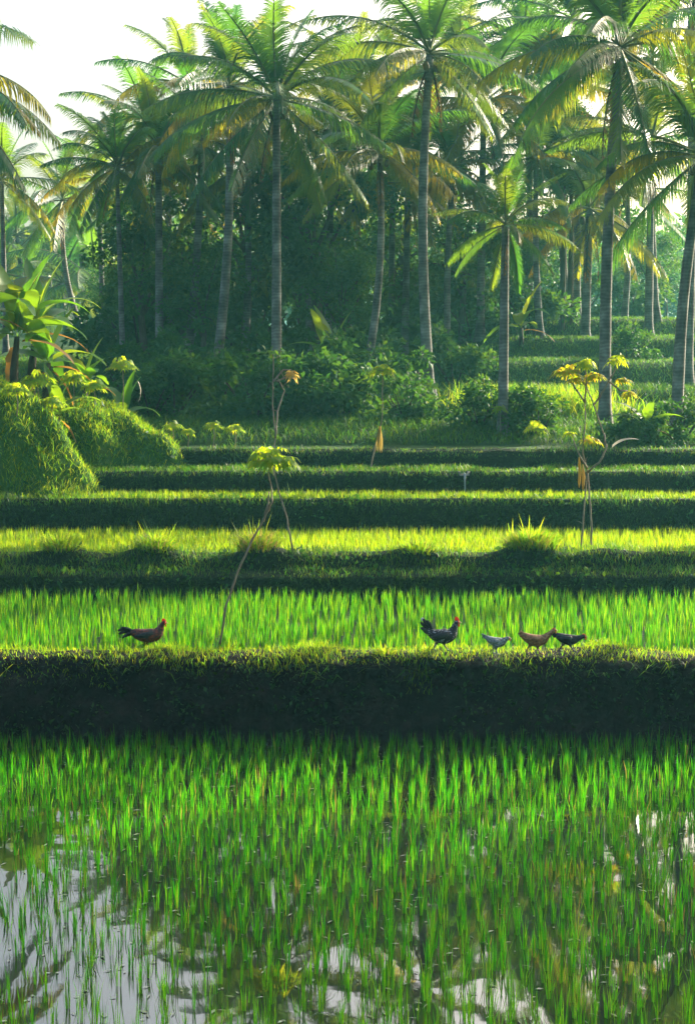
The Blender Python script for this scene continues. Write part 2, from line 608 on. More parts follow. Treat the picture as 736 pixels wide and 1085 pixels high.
# ------------------------------------------------------------------ RICE
def tuft_blades(mb, centers, nb, hmin, hmax, spread, lmin, lmax, w, m=0):
    n = len(centers)
    c = np.repeat(centers, nb, axis=0)
    k = len(c)
    az = rng.uniform(0, 2 * np.pi, k)
    r = spread * np.sqrt(rng.random(k))
    base = c + np.stack([np.cos(az) * r, np.sin(az) * r, np.zeros(k)], 1)
    hh = np.repeat(rng.uniform(.8, 1.12, n), nb)
    h = rng.uniform(hmin, hmax, k) * hh
    lean = rng.uniform(lmin, lmax, k) ** 1.4
    blades(mb, base, h, az + rng.normal(0, .5, k), lean, w * rng.uniform(.7, 1.2, k), m=m)


def rows_grid(x0, x1, y0, y1, sx, sy, jit, ang=0.0, gap=.06):
    gx, gy = np.meshgrid(np.arange(x0, x1, sx), np.arange(y0, y1, sy))
    gx = gx + (gy - y0) * ang
    p = np.stack([gx.ravel(), gy.ravel()], 1)
    p += rng.normal(0, jit, p.shape)
    return p[rng.random(len(p)) > gap]


def inframe(x, Y, mgn=0.0):
    return abs(x) < 368 / F * Y + mgn


# front flooded paddy: the nearest seedlings one by one, the rest as one crop
pp = rows_grid(-9, 9, 9.0, 19.85, .155, .158, .034, .05, .07)
pp = pp[(rng.random(len(pp)) > .34) | (pp[:, 0] > -.9 - (13.2 - pp[:, 1]) * -.45) | (pp[:, 1] > 15.6)]
dist = pp[:, 1] + .0 * pp[:, 0]
vis = np.array([inframe(x, y, .1) and y > 10.2 for x, y in pp])
order = np.argsort(np.where(vis, dist, 1e9))[:290]
single = np.zeros(len(pp), bool)
single[order] = True
proto = []
for k in range(14):
    mb = MB()
    tuft_blades(mb, np.zeros((1, 3)), int(rng.integers(6, 12)), .18, .37, .018, .04, .42, .0065)
    proto.append(mb.mesh('rice_tuft', M['rice']))
for k in order:
    x, y = pp[k]
    o = put('rice_plant', proto[int(rng.integers(14))], None, (x, y, -.06), (0, 0, rng.uniform(0, 6.28)), float(rng.uniform(.78, 1.15)))
    tag(o, 'upright green rice tuft in open water at the near end of the flooded paddy', 'rice plant', 'rice tufts in the near water')
rest = pp[~single]
mb = MB()
tuft_blades(mb, np.column_stack([rest, np.full(len(rest), -.06)]), 9, .2, .36, .018, .04, .38, .0075)
tag(put('rice_crop', mb.mesh('rice_crop', M['rice'])), kind='stuff')
# second paddy behind the chickens
p1 = rows_grid(-11, 11, 21.72, 27.25, .15, .185, .028, .04, .05)
mb = MB()
tuft_blades(mb, np.column_stack([p1, np.full(len(p1), .73)]), 11, .2, .38, .022, .03, .33, .011)
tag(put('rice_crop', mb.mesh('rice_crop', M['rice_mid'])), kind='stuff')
p2 = rows_grid(-13, 13, 28.9, 32.9, .13, .14, .04, 0, .02)
mb = MB()
tuft_blades(mb, np.column_stack([p2, np.full(len(p2), 1.34)]), 9, .15, .3, .035, .08, .55, .012)
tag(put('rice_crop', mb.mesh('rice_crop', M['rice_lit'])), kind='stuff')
p3 = rows_grid(-14, 14, 33.75, 35.1, .12, .13, .04, 0, .02)
mb = MB()
tuft_blades(mb, np.column_stack([p3, np.full(len(p3), 1.99)]), 8, .12, .24, .04, .08, .6, .014)
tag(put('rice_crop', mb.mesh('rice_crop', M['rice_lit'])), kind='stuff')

# pale glossy flakes on the front water, put in as glints
n = 1700
sx = rng.uniform(-6, 6, n)
sy = rng.uniform(9.5, 19.8, n)
mb = MB()
an = rng.uniform(0, np.pi, n)
L = rng.uniform(.015, .05, n)
W = rng.uniform(.006, .014, n)
d = np.stack([np.cos(an), np.sin(an), np.zeros(n)], 1)
s = np.stack([-np.sin(an), np.cos(an), np.zeros(n)], 1)
c = np.stack([sx, sy, np.full(n, .006)], 1)
v = np.stack([c - d * L[:, None], c - s * W[:, None] + [0, 0, .003], c + d * L[:, None], c + s * W[:, None] + [0, 0, .004]], 1)
k = np.arange(n)[:, None] * 4
mb.add(v.reshape(-1, 3), k + np.array([[0, 1, 2, 3]]))
M['glint_flake'] = flat_mat('floating_glint', (.28, .3, .2), .12, 1.0)
tag(put('glint_flakes', mb.mesh('glint_flakes', M['glint_flake'])), kind='stuff')


# ------------------------------------------------------------------ GRASS AND WEEDS
def grass(name, pos, h0, h1, w, l0=.15, l1=.9, mat='grass', mb=None):
    own = mb is None
    mb = mb or MB()
    n = len(pos)
    blades(mb, pos, rng.uniform(h0, h1, n), rng.uniform(0, 6.283, n), rng.uniform(l0, l1, n), w * rng.uniform(.6, 1.3, n))
    if own:
        tag(put(name, mb.mesh(name, M[mat])), kind='stuff')
    return mb


def weeds(name, pos, nr, L0, L1, mat='weed'):
    n = len(pos)
    d = nr + rng.normal(0, .7, (n, 3)) + [0, 0, -.35]
    d /= np.linalg.norm(d, axis=1)[:, None]
    L = rng.uniform(L0, L1, n)
    mb = MB()
    leaves(mb, pos - nr * .01, d, L, L * rng.uniform(.35, .6, n))
    tag(put(name, mb.mesh(name, M[mat])), kind='stuff')


# bank 1: weeds on the face, short turf on the bund
pos, nr = scat('bank1', 'bank1', 260, -9, 9, 19.8, 20.36)
keep = rng.random(len(pos)) < np.clip((pos[:, 2] - .15) / .9, .08, 1) * np.array([.35 + .65 * (fbm(p[0] * 1.4, p[2] * 2, 4) > -.1) for p in pos])
weeds('undergrowth', pos[keep], nr[keep], .035, .10)
pos, nr = scat('bank1', 'bank1', 150, -9, 9, 19.9, 20.4)
k = np.array([fbm(p[0] * .8, p[2] * 1.6, 8.8) > .16 for p in pos])
weeds('undergrowth', pos[k] + nr[k] * .04, nr[k], .05, .11)
pos, nr = scat('bank1', 'bank1', 60, -9, 9, 19.9, 20.5)
pos = pos[pos[:, 2] > .7]
mb = MB()
n = len(pos)
blades(mb, pos, rng.uniform(.15, .38, n), rng.normal(-1.57, .7, n), rng.uniform(.7, 1.9, n), .009 * rng.uniform(.7, 1.3, n))
tag(put('grass', mb.mesh('grass', M['grass'])), kind='stuff')
pos, nr = scat('bank1', 'bank1', 1000, -9, 9, 20.3, 21.6)
hf = np.array([1 + .8 * fbm(p[0] * 1.1, p[1] * .8, 2.2) for p in pos])
keep = rng.random(len(pos)) < .75 + .5 * (hf - 1)
pos, hf = pos[keep], hf[keep]
mb = MB()
n = len(pos)
blades(mb, pos, rng.uniform(.04, .13, n) * np.clip(hf, .4, 1.9), rng.uniform(0, 6.283, n), rng.uniform(.2, 1.1, n), .009 * rng.uniform(.6, 1.3, n))
tag(put('grass', mb.mesh('grass', M['grass_lit'])), kind='stuff')
pos, nr = scat('bank1', 'bank1', 260, -9, 9, 19.8, 20.3)
pos = pos[pos[:, 2] > .62]
grass('grass', pos, .05, .16, .007, .6, 1.5, mat='weed')
# bank 2 with its low ledge
def bank_grass(t0, t1, dens, xr, h0, h1, w, y=(None, None)):
    pos, nr = scat(t0, t1, dens, -xr, xr, *y)
    top = nr[:, 2] > .62  # tops get lighter blades, faces the copy with painted shade
    bump = np.array([1 + .9 * fbm(p[0] * .7, p[1] * .6, 1.3) for p in pos])
    keep = rng.random(len(pos)) < np.clip(bump, .35, 1)
    mb = MB()
    k = top & keep
    n = int(k.sum())
    blades(mb, pos[k], rng.uniform(h0, h1, n) * np.clip(bump[k], .5, 2), rng.uniform(0, 6.283, n), rng.uniform(.2, 1.1, n), w * rng.uniform(.6, 1.3, n))
    tag(put('grass', mb.mesh('grass', M['grass'])), kind='stuff')
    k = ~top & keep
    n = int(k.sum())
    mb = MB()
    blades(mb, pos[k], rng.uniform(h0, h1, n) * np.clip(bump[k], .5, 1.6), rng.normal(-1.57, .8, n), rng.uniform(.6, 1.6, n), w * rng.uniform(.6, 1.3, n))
    tag(put('grass', mb.mesh('grass', M['grass_shaded'])), kind='stuff')


bank_grass('bank2', 'bank2', 560, 10, .05, .17, .01, (27.2, 28.9))
# bank 3,4,5
bank_grass('bank3', 'bank3', 460, 12, .07, .2, .013)
bank_grass('bank4', 'bank5', 380, 13, .05, .15, .014)
for tg, dn in (('bank2', 110), ('bank3', 80), ('bank4', 50)):
    pos, nr = scat(tg, tg, dn, -11, 11)
    k = np.array([fbm(p[0] * .9, p[2] * 3, 5.5) > .12 for p in pos])
    weeds('undergrowth', pos[k] + nr[k] * .03, nr[k], .06, .15, mat='shrub')
# hill behind
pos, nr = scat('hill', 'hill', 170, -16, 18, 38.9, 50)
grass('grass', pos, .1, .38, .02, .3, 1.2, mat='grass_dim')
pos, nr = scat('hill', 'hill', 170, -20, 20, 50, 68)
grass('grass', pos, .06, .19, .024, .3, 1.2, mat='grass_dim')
# hillock
mb = MB()
n = 95000
ii = rng.integers(0, len(hy) - 1, n)
jj = rng.integers(0, len(hx) - 1, n)
s, t = rng.random(n)[:, None], rng.random(n)[:, None]
pos = (HP[ii, jj] * (1 - s) + HP[ii, jj + 1] * s) * (1 - t) + (HP[ii + 1, jj] * (1 - s) + HP[ii + 1, jj + 1] * s) * t
g = np.array([gz(float(x), float(y)) for x, y in pos[:, :2]])
pos = pos[(pos[:, 2] > g + .02) & (pos[:, 0] > -13)]
hf = np.array([fbm(p[0] * .9, p[1] * .9, 7.7) for p in pos])
grass('grass', pos[hf > .1], .1, .28, .013, .3, 1.3, mat='grass_lit')
grass('grass', pos[(hf <= .1) & (hf > -.25)], .06, .18, .013, .3, 1.3, mat='grass_lit')
grass('grass', pos[hf <= -.25], .08, .24, .013, .3, 1.4, mat='grass_lit')
k = rng.choice(len(pos), 1600, False)
nn = np.column_stack([rng.normal(0, .6, 1600), rng.normal(-.4, .6, 1600), np.ones(1600)])
weeds('undergrowth', pos[k] + [0, 0, .06], nn / np.linalg.norm(nn, axis=1)[:, None], .08, .2, mat='shrub')


# ------------------------------------------------------------------ PALMS
def frond_mesh(name, L, a0, bend, droop, leafL, mat, seed, n=58, sparse=0.0):
    r = random.Random(seed)
    mb = MB()
    pts = [Vector((0, 0, 0))]
    tang = []
    curl = r.uniform(-.25, .25)
    for i in range(n):
        s = i / (n - 1)
        a = a0 - bend * s ** 1.35
        y = curl * s * s
        t = Vector((math.cos(a) * math.cos(y), math.cos(a) * math.sin(y), math.sin(a)))
        tang.append(t)
        if i:
            pts.append(pts[-1] + t * (L / (n - 1)))
    vs, q, t3, ql = [], [], [], []
    side = []
    for i in range(n):
        t = tang[i]
        sd = t.cross(Vector((0, 0, 1)))
        if sd.length < .1:
            sd = Vector((0, -1, 0))
        sd.normalize()
        up = sd.cross(t)
        side.append((sd, up))
        w = .055 * (1 - i / n) ** .8 + .008
        p = pts[i]
        vs += [p - sd * w, p + up * w * .6, p + sd * w, p - up * w * .7]
    for i in range(n - 1):
        for k in range(4):
            k2 = (k + 1) % 4
            q.append((i * 4 + k, i * 4 + k2, i * 4 + 4 + k2, i * 4 + 4 + k))
    vl, qm, tm = [], [], []
    base = len(vs)
    for i in range(9, n - 1):
        s = i / (n - 1)
        l = leafL * (.35 + .65 * math.sin(math.pi * min(1, (s - .12) / .85) ** .75)) * r.uniform(.86, 1.08)
        for sgn in (-1, 1):
            if r.random() < sparse:
                continue
            sd, up = side[i]
            dd = droop * r.uniform(.8, 1.2) * (.6 + .6 * s)
            d1 = (sd * sgn * 1.0 + tang[i] * (.45 + .5 * s) + up * (.35 - dd * .4) + Vector((0, 0, -dd * .5))).normalized()
            d2 = (d1 * .75 + Vector((0, 0, -dd * 1.15)) + tang[i] * .1).normalized()
            b = pts[i] + sd * sgn * .02
            m = b + d1 * l * .5
            e = m + d2 * l * .5 + Vector((r.uniform(-.03, .03), r.uniform(-.03, .03), 0))
            wv = tang[i] * .024
            k0 = len(vs)
            vs += [m - wv, m + wv, e]
            ra = i * 4 + (0 if sgn < 0 else 2)
            qm.append((ra, ra + 4, k0 + 1, k0))
            tm.append((k0, k0 + 1, k0 + 2))
    me_v = [tuple(v) for v in vs]
    mb.add(me_v, q, None, 1)
    mb.n = 0
    mb.q.append(np.array(qm, np.int32))
    mb.qm.append(np.zeros(len(qm), np.int32))
    mb.t.append(np.array(tm, np.int32))
    mb.tm.append(np.zeros(len(tm), np.int32))
    return mb.mesh(name, [mat, M['rachis'] if mat is not M['frond_dead'] else M['dark_stem']])


FR = {}
AGES = [('up', 82, 26, .35), ('high', 62, 46, .5), ('mid', 40, 58, .75), ('flat', 18, 54, 1.0), ('low', -4, 40, 1.25), ('hang', -32, 30, 1.5)]
for nm, a0, bd, dr in AGES:
    FR[nm] = [frond_mesh('frond_' + nm, 4.3, R(a0 + da), R(bd + db), dr, 1.0, M['frond'], 11 * k + len(nm), 72, .2 if k == 2 else .03) for k, (da, db) in enumerate([(0, 0), (7, 14), (-6, -8)])]
FR['old'] = [frond_mesh('frond_old', 4.0, R(a0), R(bd), 1.35, .95, M['frond_old'], 91 + a0, 64, .1) for a0, bd in ((4, 55), (-26, 40), (18, 75))]
FR['dead'] = [frond_mesh('frond_dry', 3.0, R(a0), R(22), 1.8, .6, M['frond_dead'], 71 + a0, 40, .4) for a0 in (-62, -72)]
cm = MB()
for k in range(7):       # one coconut: a lathe
    pass
prof = [(0, .13), (.05, .11), (.09, .05), (.1, -.02), (.08, -.09), (.03, -.13)]
vs, q, t3 = [], [], []
for r_, z_ in prof[1:]:
    for k in range(8):
        vs.append((r_ * math.cos(k * math.pi / 4), r_ * math.sin(k * math.pi / 4), z_))
for i in range(len(prof) - 2):
    for k in range(8):
        q.append((i * 8 + k, i * 8 + (k + 1) % 8, i * 8 + 8 + (k + 1) % 8, i * 8 + 8 + k))
vs += [(0, 0, .13), (0, 0, -.14)]
for k in range(8):
    t3.append((k, (k + 1) % 8, 40))
    t3.append((32 + (k + 1) % 8, 32 + k, 41))
cm.add(vs, q, t3)
COCO = cm.mesh('coconut', M['coconut'], True)


def palm(label, crown, base, Y, fs=1.0, nf=24, old=.16, dead=1, nuts=4, bend=0.0, rad=.17, seed=0, basez=None, Yc=None, phase=None, crownz=None, group='coconut palms of the grove'):
    r = random.Random(seed)
    c = at(crown[0], crown[1], Yc or Y)
    if crownz is not None:
        c.z = crownz
    b = at(base[0], base[1], Y)
    b.z = top_z(b.x, Y) - .1 if basez is None else basez
    t = thing('palm_tree', label, 'palm tree', b, 0, group)
    top = c - b
    n = 26
    pts, rads = [], []
    for i in range(n):
        s = i / (n - 1)
        p = Vector((top.x * s, top.y * s, top.z * s))
        p.x += bend * math.sin(math.pi * s)
        pts.append(p)
        fl = 1 + .75 * max(0, 1 - s * 9) ** 2
        rads.append(.92 * rad * fs ** .4 * (1.08 - .38 * s) * fl * (1 + .03 * r.uniform(-1, 1)))
    mb = MB()
    tube(mb, pts, rads, 10)
    put('trunk', mb.mesh('trunk', M['trunk'], True), t)
    ga = 2.39996
    ph = r.uniform(0, 6.28) if phase is None else phase
    nf = int(nf * 1.02)
    for k in range(nf):
        s = k / (nf - 1)
        age = ['up', 'high', 'mid', 'flat', 'low', 'hang'][min(5, int(s ** .9 * 6))]
        key = age
        if s > .4 and r.random() < old * 2.2:
            key = 'old'
        me = r.choice(FR[key])
        o = put('frond', me, t, top + Vector((0, 0, .12 * (1 - s))), (r.uniform(-.16, .16), r.uniform(-.08, .08), ph + k * ga + r.uniform(-.3, .3)), fs * r.uniform(.82, 1.1) * (.74 if key == 'up' else .9 if key == 'high' else 1))
        if key == 'old':
            o['label'] = 'old frond, yellow of age and of sunlight put in its colour'
    for k in range(dead):
        o = put('frond', r.choice(FR['dead']), t, top + Vector((0, 0, -.15)), (0, 0, r.uniform(0, 6.28)), fs * r.uniform(.7, 1.0))
        o['label'] = 'dry brown hanging frond'
    for k in range(nuts):
        an = r.uniform(0, 6.28)
        put('coconut', COCO, t, top + Vector((math.cos(an) * .26, math.sin(an) * .26, -.22 - r.uniform(0, .25))), (r.uniform(-.5, .5), r.uniform(-.5, .5), 0), fs * 1.1)
    return t


palm('tall coconut palm with a fan of upright fronds, dark trunk behind the bare sapling', (293, 106), (293, 440), 46, .9, 30, .12, 1, 6, 0, .17, 1)
palm('tallest slim pale coconut palm, its bare foot on the grassy ledge in the middle', (455, 58), (456, 430), 48, .86, 26, .12, 3, 4, -.22, .19, 2)
palm('big full coconut palm with dark mottled trunk rising behind the many-headed cassava', (656, 52), (640, 490), 41, .97, 32, .14, 1, 5, -.12, .17, 3)
palm('coconut palm at the right edge with fronds sweeping down in front of the terraces', (744, 168), (716, 468), 41, .97, 28, .06, 1, 4, -.15, .17, 4)
palm('tall coconut palm at the right edge whose crown is cut off by the photo top', (731, -14), (727, 400), 50, 1.0, 24, .2, 1, 3, .1, .17, 5)
palm('short young coconut palm whose whole crown hangs below the taller palms, right of centre', (535, 240), (532, 470), 40.3, .5, 18, .03, 1, 0, 0, .19, 6)
palm('coconut palm with leaning ringed trunk between the dark trunk and the tallest slim palm', (402, 163), (384, 398), 50, .8, 24, .22, 1, 3, .25, .16, 7)
palm('coconut palm with long curved grey trunk left of the dark-trunked palm', (243, 92), (226, 405), 50, .84, 26, .2, 1, 4, .2, .18, 8)
palm('coconut palm with pale leaning trunk behind the curved grey trunk', (214, 148), (196, 345), 55, .8, 22, .2, 1, 2, .1, .18, 9)
palm('coconut palm with straight bluish trunk, second trunk from the left end of the grove', (168, 158), (169, 372), 54, .76, 24, .22, 1, 3, 0, .17, 10)
palm('coconut palm with thin trunk at the left end of the dense grove', (124, 178), (131, 392), 54, .68, 24, .15, 1, 2, 0, .12, 11)
palm('small distant coconut palm with curved leaning trunk in the bright gap at left', (66, 213), (96, 400), 70, .82, 20, .08, 1, 0, -.4, .15, 12)
palm('slim distant coconut palm with dark thin trunk at the left edge', (2, 192), (6, 330), 64, .8, 20, .08, 1, 0, 0, .13, 13)
palm('near coconut palm outside the left edge, only its arching fronds in view against white sky', (-88, 78), (-96, 430), 39, 1.0, 28, .12, 1, 3, 0, .17, 14)
palm('coconut palm with hidden trunk filling the gap right of the tallest slim palm', (512, 112), (508, 400), 57, .95, 24, .2, 1, 3, 0, .16, 15)
palm('coconut palm half hidden behind the dark-trunked palm, right of its crown', (352, 128), (346, 395), 57, .88, 22, .25, 1, 3, 0, .16, 16)
palm('coconut palm behind the big full palm, its fronds tipping out over the young palm', (588, 100), (599, 380), 62, 1.02, 26, .2, 1, 3, 0, .16, 17)
palm('coconut palm with bright yellow hanging fronds and thick trunk behind the big full palm', (624, 222), (619, 385), 58, .9, 20, .55, 2, 2, 0, .19, 18)
palm('coconut palm low behind the ringed trunk, its fronds mixed with the forest trees', (432, 195), (428, 400), 58, 1.0, 20, .3, 1, 2, 0, .16, 19)
palm('coconut palm far behind the right terraces seen through the yellow fronds', (690, 150), (686, 380), 58, 1.0, 22, .2, 1, 2, 0, .16, 20)

MORE = [
    ('coconut palm high at the upper left of the grove behind the curved grey trunk', (200, 92), (204, 380), 60, .78),
    ('coconut palm with small crown just left above the straight bluish trunk', (152, 128), (156, 380), 63, .74),
    ('coconut palm with crown tucked under the big fan of the dark-trunked palm, left side', (262, 175), (258, 390), 56, .8),
    ('coconut palm with crown tucked under the big fan of the dark-trunked palm, right side', (328, 185), (330, 390), 57, .8),
    ('slim back coconut palm between the dark-trunked palm and the tallest slim palm, top', (378, 92), (374, 390), 63, .9),
    ('slim back coconut palm whose crown shows just left of the tallest slim palm', (420, 105), (416, 390), 60, .85),
    ('back coconut palm right of the tallest slim palm, crown at its shoulder', (486, 72), (482, 385), 64, .95),
    ('back coconut palm low between the tallest slim palm and the young palm', (480, 178), (474, 390), 56, .75),
    ('back coconut palm with crown against the sky left of the big full palm', (555, 48), (560, 380), 64, .95),
    ('back coconut palm with crown just above the young palm', (568, 168), (572, 385), 57, .8),
    ('back coconut palm with crown peeping over the big full palm', (606, 22), (610, 380), 62, .9),
    ('back coconut palm with crown right of the big full palm, above the sweeping fronds', (690, 62), (694, 380), 60, .9),
    ('back coconut palm low behind the sweeping fronds', (664, 205), (660, 375), 63, .8),
    ('back coconut palm half hidden left of the pale leaning trunk', (180, 205), (184, 385), 60, .75),
    ('back coconut palm at the left end of the grove over the bright gap', (102, 190), (108, 375), 66, .66),
]
for k, (lb, cr_, ba_, Y, f_) in enumerate(MORE):
    palm(lb, cr_, ba_, Y, f_, 22, .22, 1, 1, .1 * (-1) ** k, .15, 120 + k)

# unseen palms added right of the frame to cast shade on the front paddy
for k, (x, Y, z) in enumerate([(13.6, 36.2, 15.8), (16.6, 38.6, 16.6), (18.2, 35.0, 13.6), (20.6, 37.4, 14.6), (23.2, 34.6, 13.8), (25.2, 38.2, 15.0), (28.0, 36.0, 14.2), (15.2, 27.5, 13.0), (18.0, 29.5, 13.6), (20.5, 26.5, 12.6), (23.5, 29.5, 13.4), (17.0, 24.0, 11.6)]):
    px = 368 + x / Y * F
    bz = top_z(x, Y) - .1
    palm('unseen coconut palm added past the right edge to shade the front paddy', (px, 542.5 + 0 * z), (px, 400), Y, 1.08, 34, .15, 1, 3, .1, .17, 80 + k, basez=bz, crownz=z, group='unseen palms added for shade')

# far palms in the haze, down the valley at the left
FARL = 'pale distant coconut palm dissolving in the haze of the bright gap at left'
for k, (cx, cy, by, Y) in enumerate([(18, 250, 350, 100), (48, 268, 350, 108), (84, 262, 348, 98), (112, 235, 345, 104), (66, 300, 350, 92), (100, 300, 350, 88), (30, 305, 352, 112), (140, 255, 350, 96), (4, 290, 352, 95)]):
    palm(FARL, (cx, cy), (cx + 4, by), Y, 1.25, 16, .05, 0, 0, .2, .18, 60 + k, group='far palms in the haze at left')


# ------------------------------------------------------------------ BROADLEAF TREES AND SHRUBS
def crown_mesh(name, nl, per, rx, rz, leaf, mat, seed, lobe=.45):
    global rng
    rng = np.random.default_rng(seed)
    mb = MB()
    cs = []
    while len(cs) < nl:
        p = rng.uniform(-1, 1, 3)
        d = np.linalg.norm(p)
        if .25 < d < 1:
            cs.append(p * [rx, rx, rz])
    for c in cs:
        n = int(per * rng.uniform(.5, 1.4))
        d = rng.normal(size=(n, 3))
        d /= np.linalg.norm(d, axis=1)[:, None]
        r = lobe * rx * rng.uniform(.6, 1.2) * rng.random(n)[:, None] ** .5
        pos = c + d * r * [1, 1, .7]
        dd = d + rng.normal(0, .6, (n, 3)) + [0, 0, -.45]
        dd /= np.linalg.norm(dd, axis=1)[:, None]
        L = leaf * rng.uniform(.7, 1.3, n)
        leaves(mb, pos, dd, L, L * .55)
    return mb.mesh(name, mat), cs


CR = [crown_mesh('tree_crown', 34, 165, 2.6, 2.6, .22, M['tree'], 100 + k, .34) for k in range(4)]
SH = [crown_mesh('shrub_foliage', 16, 130, 1.0, .75, .15, M['shrub'], 200 + k, .42) for k in range(4)]


def tree_wood(cs, h, seed):
    r = random.Random(seed)
    mb = MB()
    tube(mb, [(0, 0, -.2), (.08, 0, h * .35), (-.05, .05, h * .7), (0, 0, h)], [.24, .18, .15, .1], 8)
    lim = MB()
    for c in r.sample(cs, 9):
        p0 = Vector((0, 0, h * r.uniform(.6, .95)))
        p2 = Vector((c[0], c[1], c[2] + h + 1.0))
        p1 = (p0 + p2) / 2 + Vector((0, 0, .3))
        tube(lim, [p0, p1, p2], [.08, .05, .02], 5)
    return mb.mesh('tree_trunk', M['bark'], True), lim.mesh('tree_limbs', M['bark'], True)


WOOD = [tree_wood(CR[k][1], 4.5, k) for k in range(4)]


def btree(label, px, py, Y, scale=1.0, kind=0, seed=0):
    c = at(px, py, Y)
    z0 = top_z(c.x, Y)
    s = max(.55, (c.z - z0) / 5.5) * scale
    t = thing('broadleaf_tree', label, 'tree', (c.x, c.y, z0 - .1), seed * 1.7, 'broadleaf trees behind the palms', s)
    put('trunk', WOOD[kind][0], t)
    put('limbs', WOOD[kind][1], t)
    put('crown', CR[kind][0], t, (0, 0, 5.5))
    return t


TREES = [
    ('dark broadleaf tree closing the left end of the grove beside the bright gap', 150, 285, 56, 1.1),
    ('dark broadleaf tree behind the straight bluish palm trunk', 195, 250, 60, 1.15),
    ('dark broadleaf tree between the curved grey trunk and the dark trunk', 262, 245, 58, 1.1),
    ('broad leafy tree just right of the dark palm trunk', 335, 235, 56, 1.1),
    ('low leafy tree in front of the ringed leaning trunk', 362, 310, 53, 1.0),
    ('tall loose tree with sky glinting through behind the ringed trunk', 425, 235, 62, 1.05),
    ('leafy tree standing right behind the tallest slim palm trunk', 490, 262, 58, 1.05),
    ('airy tree with sky glints behind the short young palm', 560, 258, 64, 1.0),
    ('tall dark tree rising behind the yellow fronded palm', 610, 215, 66, 1.1),
    ('tree at the back of the right terraces beneath the sweeping fronds', 690, 262, 72, .95),
    ('low tree at the foot of the pale leaning trunk', 215, 320, 54, 1.0),
    ('hazy tree at the back of the far left terraces', 120, 305, 78, .9),
]
TREES += [
    ('dark back tree in the gap left of the curved grey trunk', 180, 320, 64, 1.0),
    ('dark back tree in the gap right of the curved grey trunk', 255, 320, 66, 1.1),
    ('dark tree at the back of the grove just right of the dark palm trunk', 318, 300, 65, 1.1),
    ('dark tree at the back of the grove left of the ringed leaning trunk', 366, 255, 68, 1.15),
    ('back tree between ringed leaning trunk and tallest slim palm', 420, 310, 66, 1.0),
    ('back tree right of the tallest slim palm, above the slope shrubs', 475, 315, 70, 1.0),
    ('back tree left of the short young palm trunk', 515, 310, 74, 1.0),
    ('back tree right of the short young palm trunk', 572, 305, 78, 1.0),
    ('hazy tree behind the pair of thin bare trunks', 605, 292, 84, 1.0),
    ('hazy tree right of the big full palm trunk, at the skyline of the terraces', 655, 300, 86, .9),
    ('hazy tree at the skyline between the right edge palms', 705, 298, 88, .9),
    ('hazy tree at the right end of the terrace skyline', 745, 290, 86, .9),
    ('small rounded tree low at the left end of the grove by the hazy terraces', 138, 335, 62, .9),
]
for k, (lb, px, py, Y, s) in enumerate(TREES):
    btree(lb, px, py, Y, s, k % 4, k)

# the far-off wood that closes the valley: one hazy mass
rng = np.random.default_rng(321)
mb = MB()
for k in range(120):
    x = -75 + 150 * k / 120 + rng.uniform(-1, 1)
    Y = rng.uniform(118, 150)
    z0 = zfar(x, Y)
    h = rng.uniform(5.5, 9.5) * (1 + .25 * fbm(x * .08, 3.3, 0, 2))
    n = 420
    d = rng.normal(size=(n, 3))
    d /= np.linalg.norm(d, axis=1)[:, None]
    pos = np.array([x, Y, z0 + h * .5]) + d * np.array([2.6, 2.2, h * .5]) * (.75 + .3 * rng.random((n, 1)))
    dd = d + rng.normal(0, .6, (n, 3))
    dd /= np.linalg.norm(dd, axis=1)[:, None]
    leaves(mb, pos, dd, rng.uniform(.5, .95, n), .4)
tag(put('far_wood', mb.mesh('far_wood', M['tree'])), kind='stuff')

# thin pale trunks at the back right
mb = MB()
tube(mb, [(0, 0, -.2), (.05, 0, 3), (0, 0, 6.5)], [.12, .1, .07], 7)
THIN = mb.mesh('thin_trunk', M['bark'], True)
for lb, px, Y in [('thin pale tree with bare straight trunk, left one of the pair behind the terraces', 594, 60), ('thin pale tree with bare straight trunk, right one of the pair behind the terraces', 602, 60.5)]:
    p = at(px, 385, Y)
    t = thing('slender_tree', lb, 'tree', (p.x, Y, top_z(p.x, Y)), 0, 'thin pale trees behind the terraces')
    put('trunk', THIN, t)
    put('crown', CR[1][0], t, (0, 0, 6.6), None, .55)

# shrubs
smb = MB()
rr = random.Random(5)
for k in range(7):
    an = k * .9
    tube(smb, [(0, 0, -.3), (math.cos(an) * .25, math.sin(an) * .25, .3), (math.cos(an) * .6, math.sin(an) * .6, .75)], [.035, .025, .012], 5)
SHW = smb.mesh('shrub_stems', M['dark_stem'], True)


def shrub(label, px, py, Y, s, kind, seed, sz=1.0):
    p = at(px, py, Y)
    t = thing('shrub', label, 'shrub', (p.x, Y, top_z(p.x, Y)), seed * 2.1, 'shrubs of the undergrowth', s)
    put('stems', SHW, t)
    put('foliage', SH[kind][0], t, (0, 0, .55 * sz), None, (1, 1, sz))
    return t


